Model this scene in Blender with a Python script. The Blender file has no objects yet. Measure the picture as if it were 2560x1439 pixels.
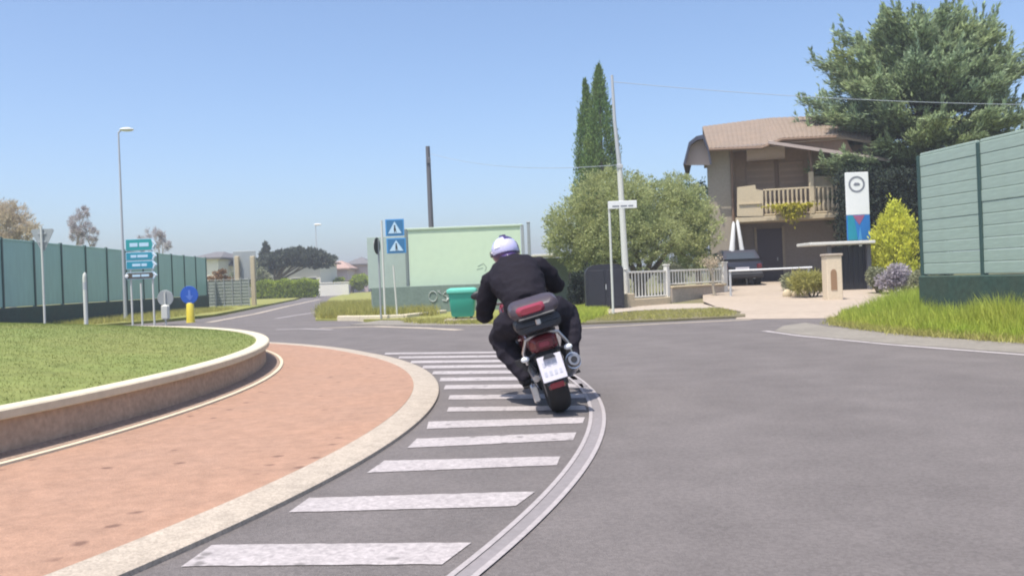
import bpy, bmesh, math, random
import numpy as np
from mathutils import Vector, Matrix, Euler

S = bpy.context.scene
COL = S.collection
R = math.radians
random.seed(7)
rng = np.random.default_rng(7)

# ------------------------------------------------------------------ camera, sky, sun, exposure
F, ROLL, CX, CY, EYE = 2217.0, R(2.2), 1280.0, 695.0, 1.1      # in pixels of a 2560 wide frame
cam = bpy.data.cameras.new('camera')
camo = bpy.data.objects.new('camera', cam)
COL.objects.link(camo)
cam.sensor_width = 36.0
cam.lens = F / 2560 * 36.0
cam.shift_y = -(719.5 - CY) / 2560
cam.clip_end = 3000
cr, sr = math.cos(ROLL), math.sin(ROLL)
camo.matrix_world = Matrix(((cr, sr, 0, 0), (0, 0, -1, 0), (-sr, cr, 0, EYE), (0, 0, 0, 1)))
S.camera = camo

SUN_EL, SUN_AZ = R(69), R(-140)          # azimuth from +Y towards +X
sun_dir = Vector((math.sin(SUN_AZ) * math.cos(SUN_EL), math.cos(SUN_AZ) * math.cos(SUN_EL), math.sin(SUN_EL)))
W = bpy.data.worlds.new('World')
S.world = W
W.use_nodes = True
wn = W.node_tree.nodes
sky = wn.new('ShaderNodeTexSky')
sky.sky_type = 'NISHITA'
sky.sun_disc = False
sky.sun_elevation = SUN_EL
sky.sun_rotation = SUN_AZ
sky.altitude = 0
sky.air_density = 0.85
sky.dust_density = 2.1
sky.ozone_density = 4.0
bg = wn['Background']
bg.inputs['Strength'].default_value = 0.13
W.node_tree.links.new(sky.outputs[0], bg.inputs[0])

sun = bpy.data.lights.new('sun', 'SUN')
sun.energy = 3.3
sun.angle = R(0.53)
sun.color = (1.0, 0.95, 0.87)
suno = bpy.data.objects.new('sun', sun)
COL.objects.link(suno)
suno.rotation_euler = sun_dir.to_track_quat('Z', 'Y').to_euler()

S.view_settings.view_transform = 'Standard'
S.view_settings.look = 'None'
S.view_settings.gamma = 1
S.view_settings.use_curve_mapping = False
S.view_settings.exposure = 0.78
S.cycles.filter_width = 2.0
S.cycles.max_bounces = 6


# ------------------------------------------------------------------ helpers
def ray(px, py):
    X = (px - CX) / F
    Y = -(py - CY) / F
    return X * cr + Y * sr, 1.0, -X * sr + Y * cr


def at(px, py, d):
    r = ray(px, py)
    return Vector((r[0] * d, d, EYE + r[2] * d))


def grd(px, py, z=0.0):
    r = ray(px, py)
    t = (z - EYE) / r[2]
    return Vector((r[0] * t, t, z))


def smooth(a, b, x):
    t = min(1.0, max(0.0, (x - a) / (b - a)))
    return t * t * (3 - 2 * t)


def hgt(x, y):                           # the plot round the house lies a little above the road
    return 0.48 * smooth(25, 37, y) * smooth(2.0, 6.0, x)


def link(o, parent=None):
    COL.objects.link(o)
    if parent is not None:
        o.parent = parent
    return o


def tag(o, label=None, cat=None, group=None, kind=None):
    if label: o['label'] = label
    if cat: o['category'] = cat
    if group: o['group'] = group
    if kind: o['kind'] = kind
    return o


def thing(name, label, cat, loc=(0, 0, 0), rot=(0, 0, 0), group=None):
    o = bpy.data.objects.new(name, None)
    o.empty_display_size = 0.2
    link(o)
    o.location = loc
    o.rotation_euler = rot
    return tag(o, label, cat, group)


def copy_tree(o, parent=None):
    c = o.copy()
    link(c)
    c.parent = parent
    for ch in [x for x in bpy.data.objects if x.parent == o]:
        copy_tree(ch, c)
    return c


class MB:
    """collects shapes into one mesh"""
    def __init__(s):
        s.v = []
        s.f = []
        s.mi = []
        s.m = 0

    def add(s, vs, fs, M=None):
        n = len(s.v)
        for p in vs:
            p = Vector(p)
            s.v.append(tuple(M @ p) if M is not None else tuple(p))
        for f in fs:
            s.f.append(tuple(i + n for i in f))
            s.mi.append(s.m)
        return s

    def box(s, c, d, rz=0.0, M=None, bev=0.0):
        x, y, z = d[0] / 2, d[1] / 2, d[2] / 2
        T = Matrix.Translation(Vector(c)) @ Matrix.Rotation(rz, 4, 'Z')
        if M is not None: T = M @ T
        if bev <= 0:
            vs = [(-x, -y, -z), (x, -y, -z), (x, y, -z), (-x, y, -z), (-x, -y, z), (x, -y, z), (x, y, z), (-x, y, z)]
            return s.add(vs, [(0, 3, 2, 1), (4, 5, 6, 7), (0, 1, 5, 4), (1, 2, 6, 5), (2, 3, 7, 6), (3, 0, 4, 7)], T)
        b = min(bev, x * .9, y * .9, z * .9)
        vs = []
        for zz, k in ((-z, 1), (-z + b, 0), (z - b, 0), (z, 1)):
            kk = b * k
            X, Y = x - kk, y - kk
            vs += [(-X + b, -Y, zz), (X - b, -Y, zz), (X, -Y + b, zz), (X, Y - b, zz), (X - b, Y, zz), (-X + b, Y, zz), (-X, Y - b, zz), (-X, -Y + b, zz)]
        fs = [tuple(range(7, -1, -1)), tuple(range(24, 32))]
        for r in range(3):
            for i in range(8):
                j = (i + 1) % 8
                fs.append((r * 8 + i, r * 8 + j, r * 8 + 8 + j, r * 8 + 8 + i))
        return s.add(vs, fs, T)

    def tube(s, pts, rad, n=8, cap=True, M=None, sq=None):
        """pts with a radius (or one each); sq scales the ring across its second axis"""
        pts = [Vector(p) for p in pts]
        if not hasattr(rad, '__len__'): rad = [rad] * len(pts)
        vs = []
        fs = []
        prev = None
        for i, p in enumerate(pts):
            t = (pts[min(i + 1, len(pts) - 1)] - pts[max(i - 1, 0)]).normalized()
            if prev is None:
                a = Vector((0, 0, 1)) if abs(t.z) < .9 else Vector((1, 0, 0))
                u = t.cross(a).normalized()
            else:
                u = (prev - t * prev.dot(t)).normalized()
            prev = u
            w = t.cross(u)
            for k in range(n):
                an = 2 * math.pi * k / n
                q = 1.0 if sq is None else (sq[i] if hasattr(sq, '__len__') else sq)
                vs.append(p + (u * math.cos(an) + w * math.sin(an) * q) * rad[i])
        for i in range(len(pts) - 1):
            for k in range(n):
                k2 = (k + 1) % n
                fs.append((i * n + k, i * n + k2, (i + 1) * n + k2, (i + 1) * n + k))
        if cap:
            fs.append(tuple(range(n - 1, -1, -1)))
            fs.append(tuple(range((len(pts) - 1) * n, len(pts) * n)))
        return s.add(vs, fs, M)

    def lathe(s, prof, n=24, M=None, close=True):
        """profile of (r, z) turned round z"""
        vs = []
        fs = []
        for r, z in prof:
            for k in range(n):
                a = 2 * math.pi * k / n
                vs.append((r * math.cos(a), r * math.sin(a), z))
        for i in range(len(prof) - 1):
            for k in range(n):
                k2 = (k + 1) % n
                fs.append((i * n + k, i * n + k2, (i + 1) * n + k2, (i + 1) * n + k))
        if close:
            fs.append(tuple(range(n - 1, -1, -1)))
            fs.append(tuple(range((len(prof) - 1) * n, len(prof) * n)))
        return s.add(vs, fs, M)

    def ell(s, c, r, nu=16, nv=10, M=None):
        vs = []
        fs = []
        for i in range(1, nv):
            t = math.pi * i / nv
            for k in range(nu):
                a = 2 * math.pi * k / nu
                vs.append((c[0] + r[0] * math.sin(t) * math.cos(a), c[1] + r[1] * math.sin(t) * math.sin(a), c[2] + r[2] * math.cos(t)))
        for i in range(nv - 2):
            for k in range(nu):
                k2 = (k + 1) % nu
                fs.append((i * nu + k, (i + 1) * nu + k, (i + 1) * nu + k2, i * nu + k2))
        a = len(vs)
        vs.append((c[0], c[1], c[2] + r[2]))
        vs.append((c[0], c[1], c[2] - r[2]))
        for k in range(nu):
            k2 = (k + 1) % nu
            fs.append((a, k, k2))
            fs.append((a + 1, (nv - 2) * nu + k2, (nv - 2) * nu + k))
        return s.add(vs, fs, M)

    def prism(s, poly, thick, M=None):
        """polygon in xz (facing -y) with thickness along +y"""
        n = len(poly)
        vs = [(x, 0, z) for x, z in poly] + [(x, thick, z) for x, z in poly]
        fs = [tuple(range(n)), tuple(range(2 * n - 1, n - 1, -1))]
        for i in range(n):
            j = (i + 1) % n
            fs.append((i, n + i, n + j, j))
        return s.add(vs, fs, M)

    def plate(s, poly, z0, z1, M=None):
        """polygon in xy extruded from z0 to z1"""
        n = len(poly)
        vs = [(p[0], p[1], z0) for p in poly] + [(p[0], p[1], z1) for p in poly]
        fs = [tuple(range(n - 1, -1, -1)), tuple(range(n, 2 * n))]
        for i in range(n):
            j = (i + 1) % n
            fs.append((i, j, n + j, n + i))
        return s.add(vs, fs, M)

    def loft(s, rings, M=None, cap=True):
        n = len(rings[0])
        vs = [p for r in rings for p in r]
        fs = []
        for i in range(len(rings) - 1):
            for k in range(n):
                k2 = (k + 1) % n
                fs.append((i * n + k, i * n + k2, (i + 1) * n + k2, (i + 1) * n + k))
        if cap:
            fs.append(tuple(range(n - 1, -1, -1)))
            fs.append(tuple(range((len(rings) - 1) * n, len(rings) * n)))
        return s.add(vs, fs, M)

    def build(s, name, mat, parent=None, smooth=False, loc=None, fix=True):
        me = bpy.data.meshes.new(name)
        me.from_pydata(s.v, [], s.f)
        mats = mat if isinstance(mat, (list, tuple)) else [mat]
        for m in mats: me.materials.append(m)
        if len(mats) > 1: me.polygons.foreach_set('material_index', s.mi)
        if fix:
            b = bmesh.new()
            b.from_mesh(me)
            bmesh.ops.recalc_face_normals(b, faces=b.faces)
            b.to_mesh(me)
            b.free()
        if smooth:
            me.shade_smooth()
            if smooth != 'all':
                b = bmesh.new(); b.from_mesh(me)
                for e in b.edges:
                    if len(e.link_faces) == 2 and e.calc_face_angle(0) > R(38): e.smooth = False
                b.to_mesh(me); b.free()
        me.update()
        o = bpy.data.objects.new(name, me)
        link(o, parent)
        if loc is not None: o.location = loc
        return o


def raw_mesh(name, V, FC, mat, parent=None, nper=4):
    """many equal faces from numpy arrays"""
    me = bpy.data.meshes.new(name)
    V = np.asarray(V, np.float32)
    FC = np.asarray(FC, np.int32)
    me.vertices.add(len(V))
    me.vertices.foreach_set('co', V.ravel())
    me.loops.add(FC.size)
    me.loops.foreach_set('vertex_index', FC.ravel())
    me.polygons.add(len(FC))
    me.polygons.foreach_set('loop_start', np.arange(0, FC.size, nper, dtype=np.int32))
    me.polygons.foreach_set('loop_total', np.full(len(FC), nper, np.int32))
    me.materials.append(mat)
    me.update(calc_edges=True)
    me.validate()
    o = bpy.data.objects.new(name, me)
    link(o, parent)
    return o


def unit(a):
    return a / np.maximum(np.linalg.norm(a, axis=1, keepdims=True), 1e-9)


def leaf_faces(P, D, length, width, jit=0.5, flat=False):
    """diamond leaves at P pointing along D"""
    n = len(P)
    D = unit(D + rng.normal(0, jit, (n, 3)))
    U = unit(np.cross(D, np.array([0, 0, 1.]) + rng.normal(0, .35, (n, 3)) if flat else rng.normal(0, 1, (n, 3))))
    L = length * rng.uniform(.6, 1.25, (n, 1))
    Wd = width * rng.uniform(.6, 1.25, (n, 1))
    V = np.stack([P - U * Wd * .15, P + D * L * .45 - U * Wd * .5, P + D * L, P + D * L * .45 + U * Wd * .5], 1).reshape(-1, 3)
    return V, np.arange(4 * n).reshape(-1, 4)


def blade_faces(P, h, w, lean=.35):
    n = len(P)
    a = rng.uniform(0, 2 * np.pi, n)
    U = np.stack([np.cos(a), np.sin(a), np.zeros(n)], 1) * (w * rng.uniform(.6, 1.3, n))[:, None]
    H = h * rng.uniform(.45, 1.2, n)
    T = np.stack([rng.normal(0, lean, n) * H, rng.normal(0, lean, n) * H, H], 1)
    V = np.stack([P - U, P + U, P + T], 1).reshape(-1, 3)
    return V, np.arange(3 * n).reshape(-1, 3)


# ------------------------------------------------------------------ materials
def mat(name, col, rough=.7, var=.12, scale=3.0, metal=0.0, bump=0.0, bscale=40.0, col2=None, mix=.5, spec=.5, coat=0.0, island=0.0, transl=0.0, wave=None, streak=0.0, speck=0.0, sscale=150):
    m = bpy.data.materials.new(name)
    m.use_nodes = True
    nt = m.node_tree
    N, L = nt.nodes, nt.links
    p = N['Principled BSDF']
    p.inputs['Roughness'].default_value = rough
    p.inputs['Metallic'].default_value = metal
    p.inputs['Specular IOR Level'].default_value = spec
    if coat: 
        p.inputs['Coat Weight'].default_value = coat
        p.inputs['Coat Roughness'].default_value = .06
    tc = N.new('ShaderNodeTexCoord')
    no = N.new('ShaderNodeTexNoise')
    no.inputs['Scale'].default_value = scale
    no.inputs['Detail'].default_value = 7
    no.inputs['Roughness'].default_value = .62
    L.new(tc.outputs['Object'], no.inputs['Vector'])
    c1 = tuple(col) + (1,)
    c2 = tuple(col2) + (1,) if col2 else c1
    ra = N.new('ShaderNodeMapRange')
    ra.inputs['From Min'].default_value = .5 - mix * .4
    ra.inputs['From Max'].default_value = .5 + mix * .4
    L.new(no.outputs['Fac'], ra.inputs['Value'])
    mx = N.new('ShaderNodeMix')
    mx.data_type = 'RGBA'
    mx.inputs['A'].default_value = c1
    mx.inputs['B'].default_value = c2
    L.new(ra.outputs[0], mx.inputs['Factor'])
    out = mx.outputs['Result']
    # fine value variation
    n2 = N.new('ShaderNodeTexNoise')
    n2.inputs['Scale'].default_value = scale * 9
    n2.inputs['Detail'].default_value = 5
    if streak:
        mp = N.new('ShaderNodeMapping')
        mp.inputs['Scale'].default_value = (1, 1, streak)
        L.new(tc.outputs['Object'], mp.inputs['Vector'])
        L.new(mp.outputs[0], n2.inputs['Vector'])
    else:
        L.new(tc.outputs['Object'], n2.inputs['Vector'])
    r2 = N.new('ShaderNodeMapRange')
    r2.inputs['From Min'].default_value = .25
    r2.inputs['From Max'].default_value = .75
    r2.inputs['To Min'].default_value = 1 - var
    r2.inputs['To Max'].default_value = 1 + var
    L.new(n2.outputs['Fac'], r2.inputs['Value'])
    hv = N.new('ShaderNodeHueSaturation')
    L.new(out, hv.inputs['Color'])
    if island:
        ge = N.new('ShaderNodeNewGeometry')
        r3 = N.new('ShaderNodeMapRange')
        r3.inputs['To Min'].default_value = 1 - island
        r3.inputs['To Max'].default_value = 1 + island
        L.new(ge.outputs['Random Per Island'], r3.inputs['Value'])
        mu = N.new('ShaderNodeMath')
        mu.operation = 'MULTIPLY'
        L.new(r2.outputs[0], mu.inputs[0])
        L.new(r3.outputs[0], mu.inputs[1])
        L.new(mu.outputs[0], hv.inputs['Value'])
    else:
        L.new(r2.outputs[0], hv.inputs['Value'])
    if speck:                            # grains of stone and grit
        vo = N.new('ShaderNodeTexVoronoi')
        vo.inputs['Scale'].default_value = sscale
        L.new(tc.outputs['Object'], vo.inputs['Vector'])
        se = N.new('ShaderNodeSeparateColor')
        L.new(vo.outputs['Color'], se.inputs[0])
        r4 = N.new('ShaderNodeMapRange')
        r4.inputs['To Min'].default_value = 1 - speck
        r4.inputs['To Max'].default_value = 1 + speck
        L.new(se.outputs[0], r4.inputs['Value'])
        src_ = hv.inputs['Value'].links[0].from_socket
        mu2 = N.new('ShaderNodeMath')
        mu2.operation = 'MULTIPLY'
        L.new(src_, mu2.inputs[0])
        L.new(r4.outputs[0], mu2.inputs[1])
        L.new(mu2.outputs[0], hv.inputs['Value'])
    L.new(hv.outputs[0], p.inputs['Base Color'])
    if bump:
        bn = N.new('ShaderNodeTexNoise')
        bn.inputs['Scale'].default_value = bscale
        bn.inputs['Detail'].default_value = 6
        L.new(tc.outputs['Object'], bn.inputs['Vector'])
        bu = N.new('ShaderNodeBump')
        bu.inputs['Strength'].default_value = bump
        bu.inputs['Distance'].default_value = .02
        L.new(bn.outputs['Fac'], bu.inputs['Height'])
        L.new(bu.outputs[0], p.inputs['Normal'])
    if transl:
        tr = N.new('ShaderNodeBsdfTranslucent')
        L.new(hv.outputs[0], tr.inputs['Color'])
        ms = N.new('ShaderNodeMixShader')
        ms.inputs[0].default_value = transl
        L.new(p.outputs[0], ms.inputs[1])
        L.new(tr.outputs[0], ms.inputs[2])
        L.new(ms.outputs[0], N['Material Output'].inputs['Surface'])
    return m


def add_spots(m, col, scale, size, amount, stretch=(1, 1, 1)):
    """dark stains with a shape of their own, over a material's colour"""
    nt = m.node_tree
    N, L = nt.nodes, nt.links
    p = N['Principled BSDF']
    src = p.inputs['Base Color'].links[0].from_socket
    tc = N.new('ShaderNodeTexCoord')
    mp = N.new('ShaderNodeMapping')
    mp.inputs['Scale'].default_value = stretch
    L.new(tc.outputs['Object'], mp.inputs['Vector'])
    vo = N.new('ShaderNodeTexVoronoi')
    vo.inputs['Scale'].default_value = scale
    L.new(mp.outputs[0], vo.inputs['Vector'])
    no = N.new('ShaderNodeTexNoise')
    no.inputs['Scale'].default_value = scale * 2.5
    L.new(tc.outputs['Object'], no.inputs['Vector'])
    ad = N.new('ShaderNodeMath'); ad.operation = 'MULTIPLY_ADD'
    L.new(no.outputs['Fac'], ad.inputs[0]); ad.inputs[1].default_value = size * .9
    L.new(vo.outputs['Distance'], ad.inputs[2])
    se = N.new('ShaderNodeSeparateColor')
    L.new(vo.outputs['Color'], se.inputs[0])
    th = N.new('ShaderNodeMath'); th.operation = 'LESS_THAN'
    L.new(se.outputs[0], th.inputs[0]); th.inputs[1].default_value = amount
    mr = N.new('ShaderNodeMapRange')
    mr.inputs['From Min'].default_value = size * 1.15
    mr.inputs['From Max'].default_value = size * .7
    L.new(ad.outputs[0], mr.inputs['Value'])
    mu = N.new('ShaderNodeMath'); mu.operation = 'MULTIPLY'
    L.new(mr.outputs[0], mu.inputs[0]); L.new(th.outputs[0], mu.inputs[1])
    mx = N.new('ShaderNodeMix'); mx.data_type = 'RGBA'
    L.new(mu.outputs[0], mx.inputs['Factor'])
    L.new(src, mx.inputs['A'])
    mx.inputs['B'].default_value = tuple(col) + (1,)
    L.new(mx.outputs['Result'], p.inputs['Base Color'])
    return m


M = {}
M['asphalt'] = mat('asphalt', (.146, .129, .124), .88, .12, .22, col2=(.168, .149, .142), mix=.8, bump=.5, bscale=120, spec=.25, speck=.13, sscale=70)
M['asphalt_patch'] = mat('shoulder_gravel', (.27, .245, .21), .95, .16, 1.2, col2=(.21, .19, .165), bump=.5, bscale=60, spec=.2)
M['paint'] = add_spots(mat('road_paint', (.455, .41, .40), .75, .16, 3.0, col2=(.32, .287, .28), mix=.9, spec=.3, speck=.14, sscale=70), (.20, .18, .172), 9, .45, .35)
M['bandcol'] = mat('worn_band', (.245, .22, .222), .8, .10, 2.5, col2=(.22, .20, .198), spec=.3)
M['bandedge'] = mat('worn_band_edge', (.36, .325, .32), .8, .14, 3, spec=.3)
M['apron'] = add_spots(mat('red_concrete', (.385, .225, .150), .85, .14, 1.1, col2=(.325, .205, .148), mix=.9, bump=.35, bscale=90, spec=.25, speck=.07, sscale=60), (.19, .11, .08), 4.6, .29, .5, (1, 1, 1))
M['kerb'] = mat('pale_concrete', (.45, .38, .305), .85, .12, 1.2, col2=(.38, .325, .265), mix=.8, bump=.3, bscale=70, spec=.25, speck=.15, sscale=90)
M['cap'] = mat('cap_stone', (.64, .56, .41), .8, .08, 1.5, col2=(.56, .50, .375), bump=.15, bscale=60, spec=.3)
M['wall'] = mat('wall_concrete', (.50, .37, .275), .9, .18, 2.5, col2=(.36, .275, .205), mix=.8, bump=.4, bscale=30, spec=.2)
M['lawn'] = mat('lawn', (.150, .21, .06), .95, .22, .6, col2=(.23, .225, .08), mix=.9, bump=.8, bscale=25, spec=.1)
M['lawnblade'] = mat('lawn_blades', (.17, .25, .07), .8, .06, .35, col2=(.27, .26, .09), mix=.8, spec=.1, island=.16, transl=.35)
M['earth'] = mat('dry_earth', (.20, .17, .11), .95, .18, .25, col2=(.15, .17, .06), mix=.6, bump=.6, bscale=10, spec=.1)
M['meadow'] = mat('meadow', (.22, .25, .06), .95, .20, .15, col2=(.28, .25, .10), mix=.8, bump=.6, bscale=8, spec=.1)
M['tallgrass'] = mat('tall_grass', (.38, .52, .07), .75, .10, 1.3, col2=(.56, .53, .13), mix=.9, spec=.25, island=.34, transl=.5)
M['weed'] = mat('dry_grass', (.42, .43, .11), .8, .1, .8, col2=(.42, .36, .15), mix=.9, spec=.2, island=.3, transl=.45)
M['dust'] = mat('dirt_strip', (.20, .165, .115), .95, .2, 1.5, col2=(.15, .145, .075), bump=.6, bscale=30, spec=.1)
M['drive'] = mat('driveway', (.42, .345, .275), .9, .1, .6, col2=(.37, .305, .24), bump=.2, bscale=40, spec=.2)
M['pvc'] = mat('green_panel', (.285, .49, .43), .45, .09, .6, col2=(.295, .485, .42), spec=.5, streak=.2)
M['pvc2'] = mat('pale_green_panel', (.34, .42, .35), .42, .10, .5, col2=(.305, .39, .33), spec=.5, streak=6)
M['post_dk'] = mat('dark_green_metal', (.035, .075, .065), .5, .1, 5)
M['base_dk'] = mat('dark_green_wall', (.035, .075, .06), .9, .25, 1.5, col2=(.05, .07, .05), bump=.4)
M['galv'] = mat('galvanised', (.50, .51, .52), .5, .08, 6, metal=.25)
M['palepost'] = mat('pale_post', (.62, .62, .56), .6, .1, 4)
M['white'] = mat('white_paint', (.78, .78, .76), .5, .05, 4)
M['dirtywhite'] = mat('off_white', (.66, .64, .58), .65, .1, 3)
M['teal'] = mat('teal_sign', (.02, .30, .30), .4, .05, 4)
M['cyan'] = mat('blue_green_sign', (.015, .26, .36), .4, .05, 4)
M['brownsign'] = mat('brown_sign', (.09, .075, .055), .5, .1, 4)
M['blue'] = mat('sign_blue', (.02, .10, .45), .4, .05, 4)
M['skyblue'] = mat('sign_light_blue', (.07, .30, .62), .4, .05, 4)
M['navy'] = mat('sign_dark_blue', (.04, .17, .34), .4, .05, 4)
M['palesign'] = mat('sign_pale_blue', (.50, .68, .80), .4, .05, 4)
M['black'] = mat('black_print', (.015, .015, .018), .6, .05, 5)
M['yellow'] = mat('yellow_plastic', (.75, .60, .06), .4, .05, 4)
M['signback'] = mat('sign_back', (.36, .38, .38), .5, .08, 4, metal=.2)
M['billb'] = mat('billboard_face', (.62, .74, .53), .6, .03, .5, col2=(.58, .71, .52))
M['billb2'] = mat('billboard_face_grey', (.42, .50, .44), .7, .05, .5)
M['lowwall'] = mat('grey_green_wall', (.20, .26, .22), .85, .12, 1.2, col2=(.17, .22, .19))
M['bin'] = mat('bin_green', (.045, .40, .27), .45, .06, 3)
M['binlid'] = mat('bin_lid', (.14, .54, .40), .45, .06, 3)
M['darkpole'] = mat('dark_timber', (.13, .13, .145), .8, .15, 3, streak=.05)
M['cable'] = mat('cable', (.36, .40, .45), .7, .02, 3)
M['cabinet'] = mat('dark_metal', (.020, .020, .030), .55, .1, 2)
M['stucco'] = mat('stucco_beige', (.36, .305, .235), .9, .10, 1.2, col2=(.33, .285, .22), bump=.25, bscale=40, spec=.15)
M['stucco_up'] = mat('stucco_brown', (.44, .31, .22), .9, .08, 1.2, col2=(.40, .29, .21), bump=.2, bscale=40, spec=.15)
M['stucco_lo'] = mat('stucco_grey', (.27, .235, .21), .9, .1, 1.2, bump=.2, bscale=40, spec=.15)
M['cream'] = mat('cream_render', (.56, .465, .315), .85, .08, 1.5, col2=(.51, .425, .29), bump=.2, bscale=40, spec=.2)
M['roof'] = mat('roof_tile', (.265, .20, .152), .85, .14, 2.0, col2=(.225, .178, .142), bump=.3, bscale=12, spec=.2)
M['fascia'] = mat('fascia_dark', (.05, .055, .085), .6, .1, 3)
M['soffit'] = mat('soffit', (.42, .34, .30), .8, .06, 2)
M['door'] = mat('dark_door', (.05, .035, .045), .5, .1, 3)
M['glass'] = mat('window_glass', (.04, .05, .06), .08, .02, 3, spec=.8)
M['timber'] = mat('brown_timber', (.20, .125, .08), .7, .15, 3, streak=.1)
M['bark'] = mat('bark', (.12, .095, .07), .95, .25, 6, col2=(.16, .135, .10), bump=.8, bscale=25, spec=.1)
M['barkpale'] = mat('pale_bark', (.36, .32, .25), .9, .2, 6, bump=.5, bscale=25, spec=.1)
M['cedar'] = mat('cedar_needles', (.24, .35, .275), .7, .15, .35, col2=(.37, .41, .16), mix=.9, spec=.3, island=.6, transl=.35)
M['cypress'] = mat('cypress_leaf', (.12, .24, .075), .75, .18, .8, col2=(.20, .26, .07), spec=.2, island=.4, transl=.3)
M['olive'] = mat('olive_leaf', (.37, .435, .21), .6, .15, .45, col2=(.45, .455, .20), mix=.9, spec=.3, island=.35, transl=.5)
M['golden'] = mat('golden_thuja', (.80, .76, .12), .7, .1, 1.2, col2=(.52, .57, .09), mix=.8, spec=.25, island=.5, transl=.45)
M['ivy'] = mat('yellow_green_plant', (.50, .46, .06), .7, .1, 1.5, spec=.25, island=.3, transl=.4)
M['hedge'] = mat('hedge_leaf', (.40, .47, .07), .7, .15, .5, col2=(.30, .37, .06), spec=.2, island=.3, transl=.4)
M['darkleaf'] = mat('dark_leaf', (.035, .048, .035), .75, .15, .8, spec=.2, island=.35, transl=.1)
M['lilac'] = mat('lilac_flower', (.48, .42, .50), .8, .1, 2, col2=(.38, .36, .34), mix=.9, spec=.2, island=.25, transl=.3)
M['greybush'] = mat('grey_bush_leaf', (.36, .35, .25), .75, .1, 1.2, col2=(.28, .31, .16), spec=.2, island=.3, transl=.4)
M['pinkbare'] = mat('spring_twigs', (.60, .49, .38), .85, .1, .6, col2=(.52, .47, .33), spec=.1, island=.25, transl=.4)
M['greybare'] = mat('bare_twigs', (.46, .42, .42), .85, .1, .6, spec=.1, island=.25, transl=.35)
M['pine'] = mat('pine_needles', (.10, .115, .085), .8, .1, .4, spec=.1, island=.3, transl=.2)
M['rust'] = mat('rust_leaf', (.28, .17, .09), .8, .1, 1, spec=.1, island=.3, transl=.2)
M['housewhite'] = mat('white_render', (.76, .72, .62), .85, .05, 1)
M['housepink'] = mat('pink_render', (.58, .46, .43), .85, .05, 1)
M['slate'] = mat('grey_roof', (.16, .15, .15), .8, .1, 1)
M['redroof'] = mat('red_roof', (.40, .27, .22), .85, .1, 1)
M['carpaint'] = mat('black_car_paint', (.018, .016, .024), .3, .03, 3, coat=.8)
M['tyre'] = mat('tyre', (.022, .021, .022), .85, .1, 8, spec=.3)
M['jacket'] = mat('jacket_black', (.0135, .0115, .0165), .8, .14, 7, col2=(.017, .0145, .021), bump=.35, bscale=22, spec=.12)
M['trouser'] = mat('trousers_black', (.017, .0145, .0215), .85, .14, 7, col2=(.021, .018, .026), bump=.35, bscale=26, spec=.15)
M['leather'] = mat('black_leather', (.014, .013, .015), .6, .1, 8, bump=.2, bscale=60, spec=.4)
M['helmet'] = mat('helmet_lilac', (.52, .50, .74), .25, .03, 4, coat=.7)
M['helmetdk'] = mat('helmet_purple', (.055, .03, .12), .3, .04, 4, coat=.7)
M['visor'] = mat('visor', (.02, .02, .025), .08, .02, 4, spec=.8)
M['case'] = mat('case_grey', (.032, .034, .040), .45, .06, 6, spec=.4)
M['caselid'] = mat('case_lid', (.060, .046, .056), .38, .06, 6, spec=.45)
M['redlens'] = mat('red_lens', (.26, .03, .05), .25, .10, 8, coat=.5)
M['taillens'] = mat('tail_lens', (.13, .013, .02), .2, .04, 5, coat=.6)
M['plastic'] = mat('black_plastic', (.018, .017, .020), .5, .08, 8)
M['bikered'] = mat('red_bodywork', (.16, .012, .02), .25, .03, 4, coat=.8)
M['alloy'] = mat('alloy', (.60, .60, .60), .32, .06, 8, metal=.9)
M['steel'] = mat('dull_steel', (.32, .31, .31), .4, .08, 8, metal=.8)
M['plate'] = mat('plate_white', (.66, .63, .67), .45, .03, 6)
M['plateprint'] = mat('plate_print', (.50, .50, .55), .5, .02, 4)
M['amber'] = mat('amber_lens', (.55, .20, .02), .2, .03, 4)
M['ringgrey'] = mat('emblem_grey', (.20, .21, .24), .5, .05, 4)
M['signred'] = mat('sign_red', (.50, .08, .10), .45, .05, 4)
M['pane'] = mat('lamp_glass', (.80, .82, .82), .3, .03, 4)

def add_tracks(m, cx_, cy_, r0, amt):
    nt = m.node_tree
    N, L = nt.nodes, nt.links
    p = N['Principled BSDF']
    src = p.inputs['Base Color'].links[0].from_socket
    tc = N.new('ShaderNodeTexCoord')
    su = N.new('ShaderNodeVectorMath'); su.operation = 'SUBTRACT'
    su.inputs[1].default_value = (cx_, cy_, 0)
    L.new(tc.outputs['Object'], su.inputs[0])
    le = N.new('ShaderNodeVectorMath'); le.operation = 'LENGTH'
    L.new(su.outputs[0], le.inputs[0])
    no = N.new('ShaderNodeTexNoise'); no.inputs['Scale'].default_value = .35
    L.new(tc.outputs['Object'], no.inputs['Vector'])
    ma = N.new('ShaderNodeMath'); ma.operation = 'MULTIPLY_ADD'
    L.new(no.outputs['Fac'], ma.inputs[0]); ma.inputs[1].default_value = 1.2; L.new(le.outputs['Value'], ma.inputs[2])
    si = N.new('ShaderNodeMath'); si.operation = 'MULTIPLY'; si.inputs[1].default_value = 2 * math.pi / 1.75
    L.new(ma.outputs[0], si.inputs[0])
    sn_ = N.new('ShaderNodeMath'); sn_.operation = 'SINE'
    L.new(si.outputs[0], sn_.inputs[0])
    mr = N.new('ShaderNodeMapRange')
    mr.inputs['From Min'].default_value = -1
    mr.inputs['To Min'].default_value = 1 - amt
    mr.inputs['To Max'].default_value = 1 + amt
    L.new(sn_.outputs[0], mr.inputs['Value'])
    hv = N.new('ShaderNodeHueSaturation')
    L.new(src, hv.inputs['Color'])
    L.new(mr.outputs[0], hv.inputs['Value'])
    L.new(hv.outputs[0], p.inputs['Base Color'])


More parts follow.
